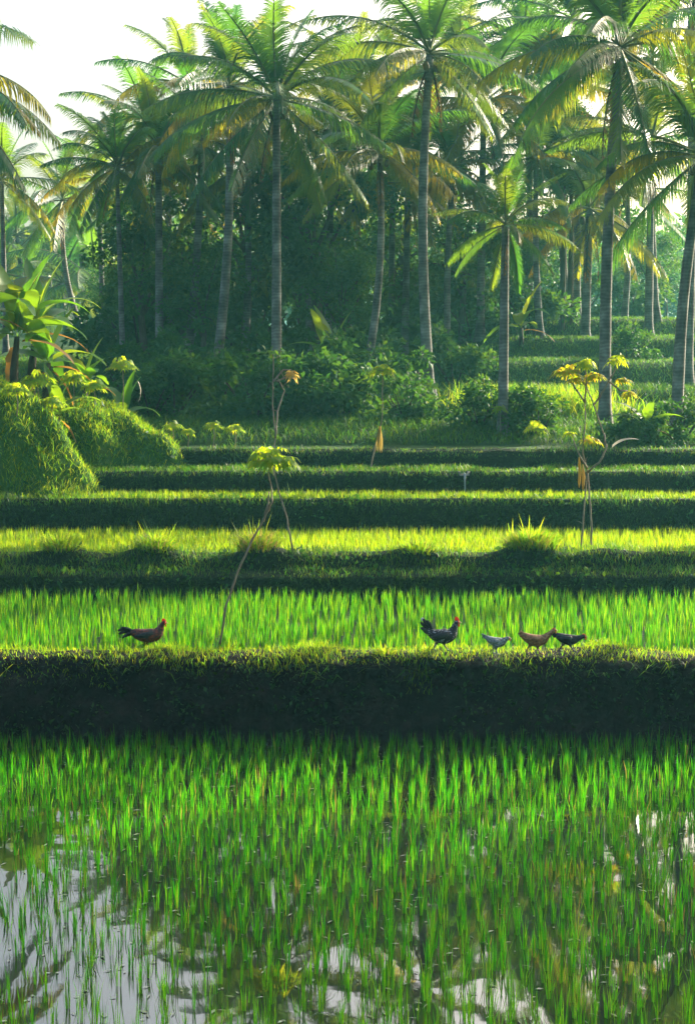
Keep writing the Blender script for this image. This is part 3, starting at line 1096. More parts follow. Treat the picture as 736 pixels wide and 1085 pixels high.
SHRUBS = [
    ('dark shrub at the back of the far side of the grassy hillock', 160, 420, 43, 1.1),
    ('wide low shrub behind the row of four small cassavas, left end', 185, 432, 43.5, 1.25),
    ('pale leafy shrub under the curved grey palm trunk', 235, 408, 46, 1.3),
    ('dark shrub just left of the dark palm trunk foot', 268, 430, 43, 1.3),
    ('dark shrub just right of the dark palm trunk foot', 318, 430, 43, 1.3),
    ('tall dark shrub below the dry leaf of the bare sapling', 340, 400, 47, 1.5),
    ('bulky shrub left of the small round-headed cassava', 365, 425, 43.5, 1.4),
    ('dark shrub right behind the small round-headed cassava', 420, 415, 47, 1.2),
    ('low shrub left of the foot of the tallest slim palm', 428, 440, 42.5, .95),
    ('leafy shrub high on the ledge right of the tallest slim palm', 480, 385, 51, 1.3),
    ('dark shrub before the short young palm', 545, 465, 41, .95),
    ('arching shrub left of the short young palm foot', 508, 462, 41, .95),
    ('shrub right of the short young palm foot', 570, 468, 40.5, .85),
    ('small shrub between the cassava stems and the young banana', 662, 492, 39.2, .6),
    ('shrub below the young banana at the right', 690, 500, 38.6, .6),
    ('shrub at the right edge below the sweeping palm', 722, 492, 39.5, .8),
    ('dark shrub at the back of the middle, under the ringed trunk', 392, 375, 51, 1.4),
    ('shrub in the deep shade under the straight bluish trunk', 165, 385, 50, 1.4),
    ('shrub in the deep shade under the pale leaning trunk', 200, 385, 50, 1.4),
    ('shrub in the deep shade behind the dark palm trunk', 290, 372, 52, 1.5),
    ('rounded shrub up the slope between young palm and slim palm', 500, 345, 58, 1.5),
    ('rounded shrub on the slope behind the young palm crown', 560, 345, 60, 1.5),
    ('low shrub at the grove edge near the far left terraces', 130, 395, 50, 1.2),
    ('dark shrub on the right terrace under the sweeping fronds', 665, 360, 54, .9),
]
SHRUBS += [
    ('tall thicket shrub in the gap between thin trunk and straight bluish trunk', 150, 345, 60, 2.3),
    ('tall thicket shrub in the gap right of the straight bluish trunk', 188, 345, 61, 2.5),
    ('tall thicket shrub in the gap left of the dark palm trunk', 262, 340, 60, 2.5),
    ('tall thicket shrub in the gap right of the dark palm trunk', 328, 340, 61, 2.6),
    ('tall thicket shrub in the gap right of the ringed leaning trunk', 410, 340, 60, 2.4),
    ('tall thicket shrub in the gap right of the tallest slim palm trunk', 478, 338, 63, 2.2),
    ('hazy rounded shrub on the terrace skyline right of the big full palm', 668, 328, 70, 1.6),
    ('hazy rounded shrub on the terrace skyline left of the big full palm', 610, 328, 70, 1.7),
]
for k, (lb, px, py, Y, s) in enumerate(SHRUBS):
    shrub(lb, px, py, Y, s, k % 4, k)


# ------------------------------------------------------------------ CASSAVA, BANANA, TUSSOCKS
def palmate(mb, p, d, size, r, m=0, nl=7):
    """One palmate leaf: narrow leaflets spreading from the tip of a stalk."""
    d = Vector(d).normalized()
    sd = d.cross(Vector((0, 0, 1)))
    if sd.length < .1:
        sd = Vector((1, 0, 0))
    sd.normalize()
    up = sd.cross(d)
    for k in range(nl):
        a = R(-105 + 210 * k / (nl - 1)) + r.uniform(-.08, .08)
        ld = (d * math.cos(a) + sd * math.sin(a))
        l = size * (1 - .35 * abs(k - (nl - 1) / 2) / (nl / 2)) * r.uniform(.85, 1.1)
        w = l * .15
        s2 = up.cross(ld)
        m1 = p + ld * l * .5 - Vector((0, 0, l * .06))
        e = p + ld * l - Vector((0, 0, l * .45))
        mb.add([tuple(p), tuple(m1 - s2 * w), tuple(m1 + s2 * w), tuple(e)], None, [(0, 1, 2), (1, 3, 2)], m)


def umbrella(mb, smb, c, rad, n, size, r, hgt=.3, m=0):
    """A head of palmate leaves on stalks fanning from c."""
    for k in range(n):
        an = k * 2.4 + r.uniform(-.3, .3)
        f = math.sqrt((k + .5) / n)
        el = R(88 - 92 * f + r.uniform(-12, 12))
        d = Vector((math.cos(an) * math.cos(el), math.sin(an) * math.cos(el), math.sin(el)))
        L = rad * r.uniform(.5, .86)
        p = Vector(c) + Vector((d.x * L, d.y * L, d.z * L * .8))
        tube(smb, [c, (Vector(c) + p) / 2 + Vector((0, 0, .02)), p], [.006, .005, .004], 3, cap=False)
        dl = Vector((d.x + r.uniform(-.3, .3), d.y + r.uniform(-.3, .3), -.55 + r.uniform(-.3, .5)))
        palmate(mb, p, dl, size * r.uniform(.8, 1.15), r, m)


def cassava(label, base_px, Y, stems, heads, name='cassava_plant', mat='cassava', srad=.018, seed=1, group=None, stemmat='stem'):
    """stems: list of pixel polylines; heads: (px, py, radius m, leaves, leaf size)."""
    r = random.Random(seed)
    b = at(*base_px, Y)
    b.z = top_z(b.x, Y) - .03
    t = thing(name, label, 'cassava plant' if name == 'cassava_plant' else 'plant', b, 0, group)
    for pl in stems:
        pts = []
        for i, (x, y) in enumerate(pl):
            p = at(x, y, Y + .1 * math.sin(i * 1.7 + seed))
            pts.append(p - b)
        # refine
        fine, rad = [], []
        for i in range(len(pts) - 1):
            for k in range(4):
                f = k / 4
                fine.append(pts[i].lerp(pts[i + 1], f) + Vector((r.uniform(-1, 1), 0, r.uniform(-1, 1))) * .006)
        fine.append(pts[-1])
        n = len(fine)
        for i in range(n):
            rad.append(srad * (1.15 - .6 * i / n) * (1.18 if i % 3 == 0 else 1))
        smb = MB()
        tube(smb, fine, rad, 6)
        for i in range(n // 3, n - 1, 5):
            if name == 'bare_sapling' or mat == 'cassava_yel':
                d_ = Vector((r.uniform(-1, 1), r.uniform(-1, 1), r.uniform(.3, 1))).normalized()
                q_ = fine[i] + d_ * r.uniform(.05, .16)
                tube(smb, [fine[i], fine[i].lerp(q_, .5) + Vector((0, 0, .012)), q_], [rad[i] * .5, rad[i] * .35, rad[i] * .2], 4)
        put('stem', smb.mesh('stem', M[stemmat], True), t)
    for ih, (hx_, hy_, rad_, n_, ls) in enumerate(heads):
        c = at(hx_, hy_, Y) - b
        lm, sm_ = MB(), MB()
        umbrella(lm, sm_, (0, 0, 0), rad_, n_, ls, r)
        o = put('crown', lm.mesh('leaf_crown', M[mat if ih % 3 != 1 else 'cassava']), t, c)
        put('leaf_stalks', sm_.mesh('leaf_stalks', M['stem']), o)
    return t


cassava('leaning crooked cassava with one wide bright umbrella of leaves, rooted on the front bund', (233, 684), 21.0,
        [[(233, 684), (240, 640), (252, 605), (268, 570), (281, 548), (288, 532), (288, 520), (284, 503), (286, 488)],
         [(279, 552), (284, 535), (285, 521)]], [(287, 490, .34, 36, .18)], srad=.014, seed=3)
sap = cassava('tall bare sapling with forked top and one dry curled leaf, rooted on the middle bank', (310, 584), 28.45,
              [[(310, 584), (304, 550), (296, 522), (290, 500), (290, 480), (292, 462), (289, 430), (289, 400), (290, 375)],
               [(292, 464), (294, 436), (301, 414), (294, 400)],
               [(290, 404), (300, 392), (308, 392)], [(293, 404), (303, 400), (311, 401)]],
              [], name='bare_sapling', srad=.015, seed=5)
lm = MB()
rr = random.Random(8)
c = at(310, 396, 28.45) - Vector(sap.location)
for k in range(9):
    d = Vector((rr.uniform(-.6, 1), rr.uniform(-1, 1), rr.uniform(-1, .2))).normalized()
    palmate(lm, c + Vector((rr.uniform(-.05, .03), 0, rr.uniform(-.03, .06))), d, .17, rr, 0, 4)
put('dry_leaf', lm.mesh('dry_leaf', M['straw']), sap)

# thin cassava with round head and straw bundle
cassava('thin cassava with a small round head of leaves on a tall straight stalk', (392, 497), 36.0,
        [[(392, 498), (397, 475), (402, 455), (405, 440), (405, 396)]], [(405, 394, .3, 24, .17)], srad=.016, seed=6)
lm = MB()
b = at(402, 452, 35.96)
n = 40
pos = np.array([[b.x + rng.normal(0, .015), b.y + rng.normal(0, .015), b.z] for _ in range(n)])
mbb = MB()
for k in range(n):
    p = Vector(pos[k])
    L = rr.uniform(.35, .6)
    e = p + Vector((rr.uniform(-.09, .07), rr.uniform(-.07, .07), -L))
    m1 = p.lerp(e, .5) + Vector((rr.uniform(-.02, .02), 0, 0))
    w = Vector((.013, .004, 0))
    mbb.add([tuple(p - w * .4), tuple(p + w * .4), tuple(m1 - w), tuple(m1 + w), tuple(e)], [(0, 1, 3, 2)], [(2, 3, 4)])
me = mbb.mesh('straw_bundle', M['straw'])
me.transform(Matrix.Translation(-b))
o = put('straw_bundle', me, None, b)
tag(o, 'yellow straw bundle hanging from the thin round-headed cassava', 'straw bundle')

# the many-headed cassava at the right, two stems
cv = cassava('many-headed cassava with yellowing tufts on spreading thin branches, two stems rooted in the bank', (620, 584), 29.2,
             [[(626, 585), (626, 555), (624, 525), (622, 500), (617, 480), (618, 462), (620, 440), (619, 420)],
              [(615, 586), (617, 555), (619, 528), (622, 500)],
              [(622, 500), (634, 490), (642, 476), (640, 462), (632, 440), (627, 425), (620, 408), (612, 396)],
              [(619, 426), (608, 410), (603, 402)], [(619, 426), (621, 405), (620, 392)],
              [(622, 496), (612, 480), (606, 464)], [(628, 430), (640, 412), (652, 390)], [(645, 404), (656, 414), (664, 414)]],
             [(601, 396, .26, 18, .16), (620, 387, .22, 16, .15), (629, 400, .2, 14, .14), (610, 404, .2, 12, .14), (654, 382, .2, 10, .15), (659, 404, .15, 9, .13), (665, 418, .15, 9, .13),
              (603, 460, .11, 6, .11), (625, 468, .18, 11, .13)], mat='cassava_yel', srad=.016, seed=9)
lm = MB()
for (x, y, L, s_) in [(613, 484, 33, 0), (617, 492, 27, 1)]:
    p0 = at(x, y, 29.15) - Vector(cv.location)
    p1 = at(x + 1, y + L * .5, 29.15) - Vector(cv.location)
    p2 = at(x, y + L, 29.15) - Vector(cv.location)
    m2 = MB()
    tube(m2, [p0, p0.lerp(p1, .5), p1, p1.lerp(p2, .6), p2], [.008, .025, .03, .028, .006], 6)
    o = put('pod', m2.mesh('pod', M['straw'], True), cv)


def banana_leaf(L, W, a0, bend, r, torn=.25):
    n = 14
    mb = MB()
    vs, q = [], []
    p = Vector((0, 0, 0))
    for i in range(n):
        s = i / (n - 1)
        a = a0 - bend * s ** 1.3
        t = Vector((math.cos(a), 0, math.sin(a)))
        if i:
            p = p + t * (L / (n - 1))
        w = W * .5 * (0.03 if s < .1 else math.sin(math.pi * min(1, (s - .08) / .93) ** .62) ** .7 + .04)
        up = Vector((-math.sin(a), 0, math.cos(a)))
        for sg in (-1, 1):
            ww = w * (r.uniform(.55, .85) if r.random() < torn else r.uniform(.92, 1.04))
            vs.append(p + Vector((0, sg * ww, 0)) + up * (ww * .35) - Vector((0, 0, ww * .35 * s)))
        vs.append(p.copy())
    for i in range(n - 1):
        a, b = i * 3, i * 3 + 3
        q.append((a, a + 2, b + 2, b))
        q.append((a + 2, a + 1, b + 1, b + 2))
    mb.add([tuple(v) for v in vs], q)
    return mb


RB = random.Random(3)
BL = [banana_leaf(1.7, .42, R(a), R(b), RB).mesh('banana_leaf', M['banana'], True) for a, b in ((80, 25), (65, 60), (50, 75), (35, 80), (15, 75), (70, 110))]
BD = [banana_leaf(1.3, .3, R(a), R(b), RB, .6).mesh('banana_leaf_dry', M['banana_dry'], True) for a, b in ((10, 60), (-40, 45))]


def banana(label, px, py, Y, s, n, seed, lean=0.0, dry=2, stemh=1.1):
    r = random.Random(seed)
    p = at(px, py, Y)
    z0 = top_z(p.x, Y)
    t = thing('banana_plant', label, 'banana plant', (p.x, Y, z0 - .05), 0, None, s)
    mb = MB()
    top = Vector((lean, 0, stemh))
    tube(mb, [(0, 0, 0), (lean * .3, 0, stemh * .5), top], [.1, .085, .05], 8)
    put('stem', mb.mesh('banana_stem', M['dark_stem'], True), t)
    for k in range(n):
        put('leaf', BL[min(5, int(k / n * 6))] if r.random() < .7 else r.choice(BL), t, top, (r.uniform(-.3, .3), 0, k * 2.4 + r.uniform(-.3, .3)), r.uniform(.8, 1.1))
    for k in range(dry):
        o = put('leaf', r.choice(BD), t, top - Vector((0, 0, .12)), (0, 0, r.uniform(-.6, .6) + (k % 2) * 2.6), r.uniform(.8, 1.1))
        o['label'] = 'dry orange banana leaf'
    return t


banana('large banana plant at the left edge with upright bright leaves', 14, 410, 36.6, 1.15, 9, 1, .1, 2, 1.3)
banana('banana plant on the hillock with a long dry orange leaf reaching right', 48, 420, 37.2, 1.0, 8, 2, .1, 3, 1.1)
banana('small banana plant low on the hillock between the big bananas and the cassavas', 90, 425, 38.2, .7, 6, 3, .05, 1, .8)
banana('stout banana plant half outside the left edge', -22, 400, 36.2, 1.2, 9, 8, 0, 2, 1.3)
banana('broad banana plant between the left edge banana and the one with the dry orange leaf', 32, 408, 37.6, 1.15, 9, 11, .15, 1, 1.5)
banana('short banana plant with pale yellow-green leaves at the foot of the bigger bananas', 62, 430, 36.4, .7, 8, 12, .0, 1, .7)
banana('young banana with one upright pale leaf below the sweeping palm', 683, 494, 38.8, .62, 6, 4, 0, 1, .8)
banana('banana plant with one bright upright leaf on the terrace by the young palm', 552, 345, 56, .95, 6, 5, 0, 1, .7)
banana('banana plant in the deep shade below the ringed palm trunk', 352, 360, 50.5, 1.2, 8, 6, 0, 2, .9)
banana('small banana plant with a white withered leaf at the end of the hillock', 133, 440, 39.2, .75, 6, 7, 0, 0, .9)
# white withered leaf
w = put('withered_leaf', BD[0].copy(), None, at(145, 402, 38.6), (.3, 1.2, .4), .45)
w.data.materials[0] = M['pale_leaf']
tag(w, 'white withered leaf hanging at the right of the hillock plants', 'leaf')
w = put('withered_leaf', BL[1].copy(), None, at(646, 476, 29.1), (.2, .3, .1), .34)
w.data.materials[0] = M['pale_leaf']
tag(w, 'pale torn leaf caught in the branch fork of the many-headed cassava', 'leaf')


def small_cassava(label, px, top, bot, Y, rad, n, ls, seed, group=None, mat='cassava'):
    return cassava(label, (px, bot), Y, [[(px, bot + 6), (px + 1, (top + bot) / 2), (px, top)]], [(px, top, rad, n, ls)], srad=.014, seed=seed, group=group, mat=mat)


for k, (lb, px, py, rd) in enumerate([('young cassava at the left end of the row of four, rounded head', 183, 452, .24), ('smallest young cassava, second in the row of four', 199, 458, .16),
                                      ('young cassava with square tiered head, third in the row of four', 226, 452, .24), ('young cassava at the right end of the row of four, spreading head', 249, 455, .24)]):
    small_cassava(lb, px, py, 470, 38.4, rd, 22, .13, 20 + k, 'four young cassavas in a row')
small_cassava('leafy cassava on the hillock top with hanging tiers', 100, 410, 438, 37.4, .3, 30, .17, 31)
small_cassava('cassava on the hillock beside the white withered leaf', 130, 388, 440, 38.6, .36, 34, .18, 32)
small_cassava('low cassava on the hillock crest under the bananas', 55, 428, 445, 35.6, .32, 26, .16, 33)
small_cassava('cassava on the hillock at the left edge below the bananas', 18, 415, 435, 34.6, .34, 28, .16, 34)
small_cassava('cassava with big lit leaves in front of the left banana stems', 40, 405, 440, 35.9, .42, 36, .2, 38)
small_cassava('cassava with lit leaves on the hillock between the bananas and the hanging-tier cassava', 78, 402, 438, 37.0, .34, 30, .18, 39)
small_cassava('small lit cassava in front of the young palm trunk', 529, 434, 470, 40.0, .22, 16, .14, 35)
small_cassava('dim cassava right of the young palm trunk', 567, 455, 480, 39.6, .32, 20, .17, 36)
small_cassava('dim cassava at the right edge by the bank', 712, 498, 520, 37.9, .3, 20, .16, 37)


def tussock(label, px, py, Y, hh, n, seed, spread=.28, dry=.15, tall=6):
    global rng
    n = int(n * 1.5)
    hh *= 1.15
    rng = np.random.default_rng(seed)
    p = at(px, py, Y)
    z = top_z(p.x, Y)
    t = thing('grass_tussock', label, 'grass tussock', (p.x, Y, z - .03), 0, 'grass tussocks on the middle bank')
    for nm, mt, m_, h0, h1, w_ in (('blades', 'grass_lit', int(n * (1 - dry)), .5, 1.0, .018), ('dry_blades', 'straw', int(n * dry) + 2, .4, .95, .014), ('seed_stalks', 'grass_lit', tall, 1.1, 1.6, .026)):
        mb = MB()
        az = rng.uniform(0, 6.283, m_)
        rr_ = spread * np.sqrt(rng.random(m_))
        base = np.stack([np.cos(az) * rr_, np.sin(az) * rr_ * .7, -.15 * (rr_ / spread) ** 2], 1)
        blades(mb, base, hh * rng.uniform(h0, h1, m_), az + rng.normal(0, .5, m_), rng.uniform(.2, 1.2, m_) if nm != 'seed_stalks' else rng.uniform(.1, .4, m_), w_)
        o = put('foliage' if nm == 'blades' else nm, mb.mesh(nm, M[mt]), t)
        o['kind'] = 'stuff'
    return t


tussock('grass tussock with arching blades at the left end of the middle bank', 65, 584, 28.45, .38, 260, 41)
tussock('rounded grass tussock on the middle bank above the dark red rooster', 165, 580, 28.45, .38, 280, 42)
tussock('dry yellow grass tussock with stiff spikes behind the leaning cassava', 273, 580, 28.45, .4, 300, 43, .34, .5, 8)
tussock('low grass tussock in the middle of the bank with one thin stalk', 442, 584, 28.45, .26, 200, 44, .3, .1, 2)
tussock('large grass tussock with tall bright blades left of the many-headed cassava', 563, 580, 28.45, .34, 420, 45, .46, .16, 7)
tussock('small bright grass tuft on the front bund left of the black rooster', 407, 697, 20.6, .2, 140, 46, .16, .1, 2)
tussock('small grass tuft on the front bund at the foot of the leaning cassava', 240, 690, 20.95, .2, 120, 47, .18, .15, 2)
tussock('reedy grass clump on the third bank behind the bright umbrella cassava', 312, 522, 33.9, .32, 90, 48, .25, .05, 4)
tussock('pale tuft of grass on the third bank right of the hillock', 214, 528, 33.5, .22, 90, 49, .2, .1, 2)
# tall sunlit grass on the ledge at the right
rng = np.random.default_rng(77)
p0 = at(575, 430, 45.5)
n = 5200
pos = np.stack([p0.x + rng.normal(-.2, .95, n), 45.0 + rng.normal(0, .5, n), np.zeros(n)], 1)
pos[:, 2] = [top_z(float(a_), float(b_)) for a_, b_ in pos[:, :2]]
grass('grass', pos, .35, 1.05, .022, .15, .9, mat='grass_lit')


b = at(491, 502, 35.3)
b.y = 35.17
t = thing('irrigation_outlet', 'small pale stone spout with a thin trickle in the dark bank right of centre', 'water spout', b)
mb = MB()
x0, x1 = -.11, .11
prof = [(-.12, .05), (-.1, -.03), (.1, -.03), (.12, .05), (.09, .05), (.075, .0), (-.075, .0), (-.09, .05)]
vs = [(x, y, z) for y in (-.12, .3) for x, z in prof]
q = [(i, (i + 1) % 8, 8 + (i + 1) % 8, 8 + i) for i in range(8)]
q += [(0, 1, 6, 7), (1, 2, 5, 6), (2, 3, 4, 5), (15, 14, 9, 8), (14, 13, 10, 9), (13, 12, 11, 10)]
mb.add(vs, q)
put('trough', mb.mesh('trough', M['pale_stone']), t)
mb = MB()
tube(mb, [(0, -.05, .015), (.005, -.14, .0), (0, -.17, -.12), (.006, -.175, -.28), (0, -.18, -.44)], [.03, .03, .022, .018, .02], 6)
put('trickle', mb.mesh('trickle', M['trickle'], True), t)


# ------------------------------------------------------------------ CHICKENS
def feather_mat(name, cols, scale, rough=.55):
    m, nt, out = newmat(name)
    tc = N(nt, 'ShaderNodeTexCoord')
    vo = N(nt, 'ShaderNodeTexVoronoi')
    vo.inputs['Scale'].default_value = scale
    mp = N(nt, 'ShaderNodeMapping')
    mp.inputs['Scale'].default_value = (.6, 1, 1)
    nt.links.new(tc.outputs['Object'], mp.inputs['Vector'])
    nt.links.new(mp.outputs[0], vo.inputs['Vector'])
    c = ramp(nt, vo.outputs['Color'], cols)
    p = N(nt, 'ShaderNodeBsdfPrincipled')
    p.inputs['Roughness'].default_value = rough
    nt.links.new(c, p.inputs['Base Color'])
    b = N(nt, 'ShaderNodeBump')
    b.inputs['Strength'].default_value = .5
    b.inputs['Distance'].default_value = .006
    nt.links.new(vo.outputs['Distance'], b.inputs['Height'])
    nt.links.new(b.outputs[0], p.inputs['Normal'])
    nt.links.new(p.outputs[0], out.inputs['Surface'])
    return m


M['comb'] = leaf_mat('comb_red', [(.5, .02, .015), (.55, .03, .02)], [(.8, .08, .03), (.8, .1, .03)], .35, .5, .3, island=False)
M['beak'] = flat_mat('beak_horn', (.35, .22, .07), .4)
M['eye'] = flat_mat('eye_dark', (.01, .008, .006), .15)
M['f_red'] = feather_mat('feathers_dark_red', [(.2, (.025, .005, .003)), (.6, (.085, .014, .007)), (.95, (.2, .04, .012))], 55)
M['f_black'] = feather_mat('feathers_black', [(.3, (.006, .007, .01)), (.7, (.014, .014, .018)), (.95, (.03, .03, .03))], 60)
M['f_fleck'] = feather_mat('feathers_black_flecked', [(.3, (.006, .006, .008)), (.72, (.012, .012, .014)), (.79, (.3, .3, .31))], 75)
M['f_grey'] = feather_mat('feathers_grey', [(.2, (.08, .1, .1)), (.55, (.2, .23, .22)), (.9, (.42, .44, .4))], 65)
M['f_brown'] = feather_mat('feathers_brown', [(.2, (.14, .06, .02)), (.55, (.26, .12, .04)), (.9, (.4, .22, .09))], 60)
M['f_white'] = flat_mat('feathers_white', (.6, .6, .58), .7)


def loft(mb, secs, sides=14):
    n = len(secs)
    vs, q, t = [], [], []
    for i, (x, z, ry, rz) in enumerate(secs):
        a, b = secs[max(0, i - 1)], secs[min(n - 1, i + 1)]
        tx, tz = b[0] - a[0], b[1] - a[1]
        l = math.hypot(tx, tz) or 1
        nx, nz = -tz / l, tx / l
        for k in range(sides):
            an = 2 * math.pi * k / sides
            vs.append((x + nx * rz * math.sin(an), ry * math.cos(an), z + nz * rz * math.sin(an)))
    for i in range(n - 1):
        for k in range(sides):
            k2 = (k + 1) % sides
            q.append((i * sides + k, i * sides + k2, i * sides + sides + k2, i * sides + sides + k))
    vs.append((secs[0][0], 0, secs[0][1]))
    vs.append((secs[-1][0], 0, secs[-1][1]))
    for k in range(sides):
        t.append(((k + 1) % sides, k, n * sides))
        t.append(((n - 1) * sides + k, (n - 1) * sides + (k + 1) % sides, n * sides + 1))
    mb.add(vs, q, t)


def interp_secs(keys, n=26):
    keys = np.array(keys, float)
    d = np.concatenate([[0], np.cumsum(np.hypot(np.diff(keys[:, 0]), np.diff(keys[:, 1])))])
    m = np.gradient(keys, d, axis=0)
    out = []
    for s in np.linspace(0, d[-1], n):
        i = min(len(d) - 2, int(np.searchsorted(d, s, 'right') - 1))
        h = d[i + 1] - d[i]
        t = (s - d[i]) / h
        v = (2 * t ** 3 - 3 * t ** 2 + 1) * keys[i] + (t ** 3 - 2 * t ** 2 + t) * h * m[i] + (-2 * t ** 3 + 3 * t ** 2) * keys[i + 1] + (t ** 3 - t ** 2) * h * m[i + 1]
        v[2:] = np.maximum(v[2:], .006)
        out.append(tuple(v))
    return out


def remeshed(mb, mat, voxel):
    me = mb.mesh('raw_body', mat)
    o = bpy.data.objects.new('raw_body', me)
    col.objects.link(o)
    md = o.modifiers.new('r', 'REMESH')
    md.mode = 'VOXEL'
    md.voxel_size = voxel
    md.use_smooth_shade = True
    s2 = o.modifiers.new('s', 'SMOOTH')
    s2.factor = .5
    s2.iterations = 3
    dg = bpy.context.evaluated_depsgraph_get()
    out = bpy.data.meshes.new_from_object(o.evaluated_get(dg))
    bpy.data.objects.remove(o)
    out.name = 'bird_body'
    if not out.materials:
        out.materials.append(mat)
    return out


def feather_blade(mb, p0, p1, p2, w, th=.004):
    """A curved feather with a little thickness, p0->p2 through p1 in the xz plane with y."""
    n = 8
    pts = []
    for i in range(n):
        s = i / (n - 1)
        p = Vector(p0) * (1 - s) ** 2 + Vector(p1) * 2 * s * (1 - s) + Vector(p2) * s * s
        pts.append(p)
    vs, q = [], []
    for i, p in enumerate(pts):
        t = (pts[min(n - 1, i + 1)] - pts[max(0, i - 1)]).normalized()
        nn = Vector((-t.z, 0, t.x))
        s = i / (n - 1)
        ww = w * (.45 + .9 * s - .95 * s ** 4)
        for y, e in ((-th, -1), (-th, 1), (th, 1), (th, -1)):
            vs.append(p + nn * ww * e * .5 + Vector((0, y, 0)))
    for i in range(n - 1):
        for k in range(4):
            q.append((i * 4 + k, i * 4 + (k + 1) % 4, i * 4 + 4 + (k + 1) % 4, i * 4 + 4 + k))
    e = (n - 1) * 4
    q += [(3, 2, 1, 0), (e, e + 1, e + 2, e + 3)]
    mb.add([tuple(v) for v in vs], q)


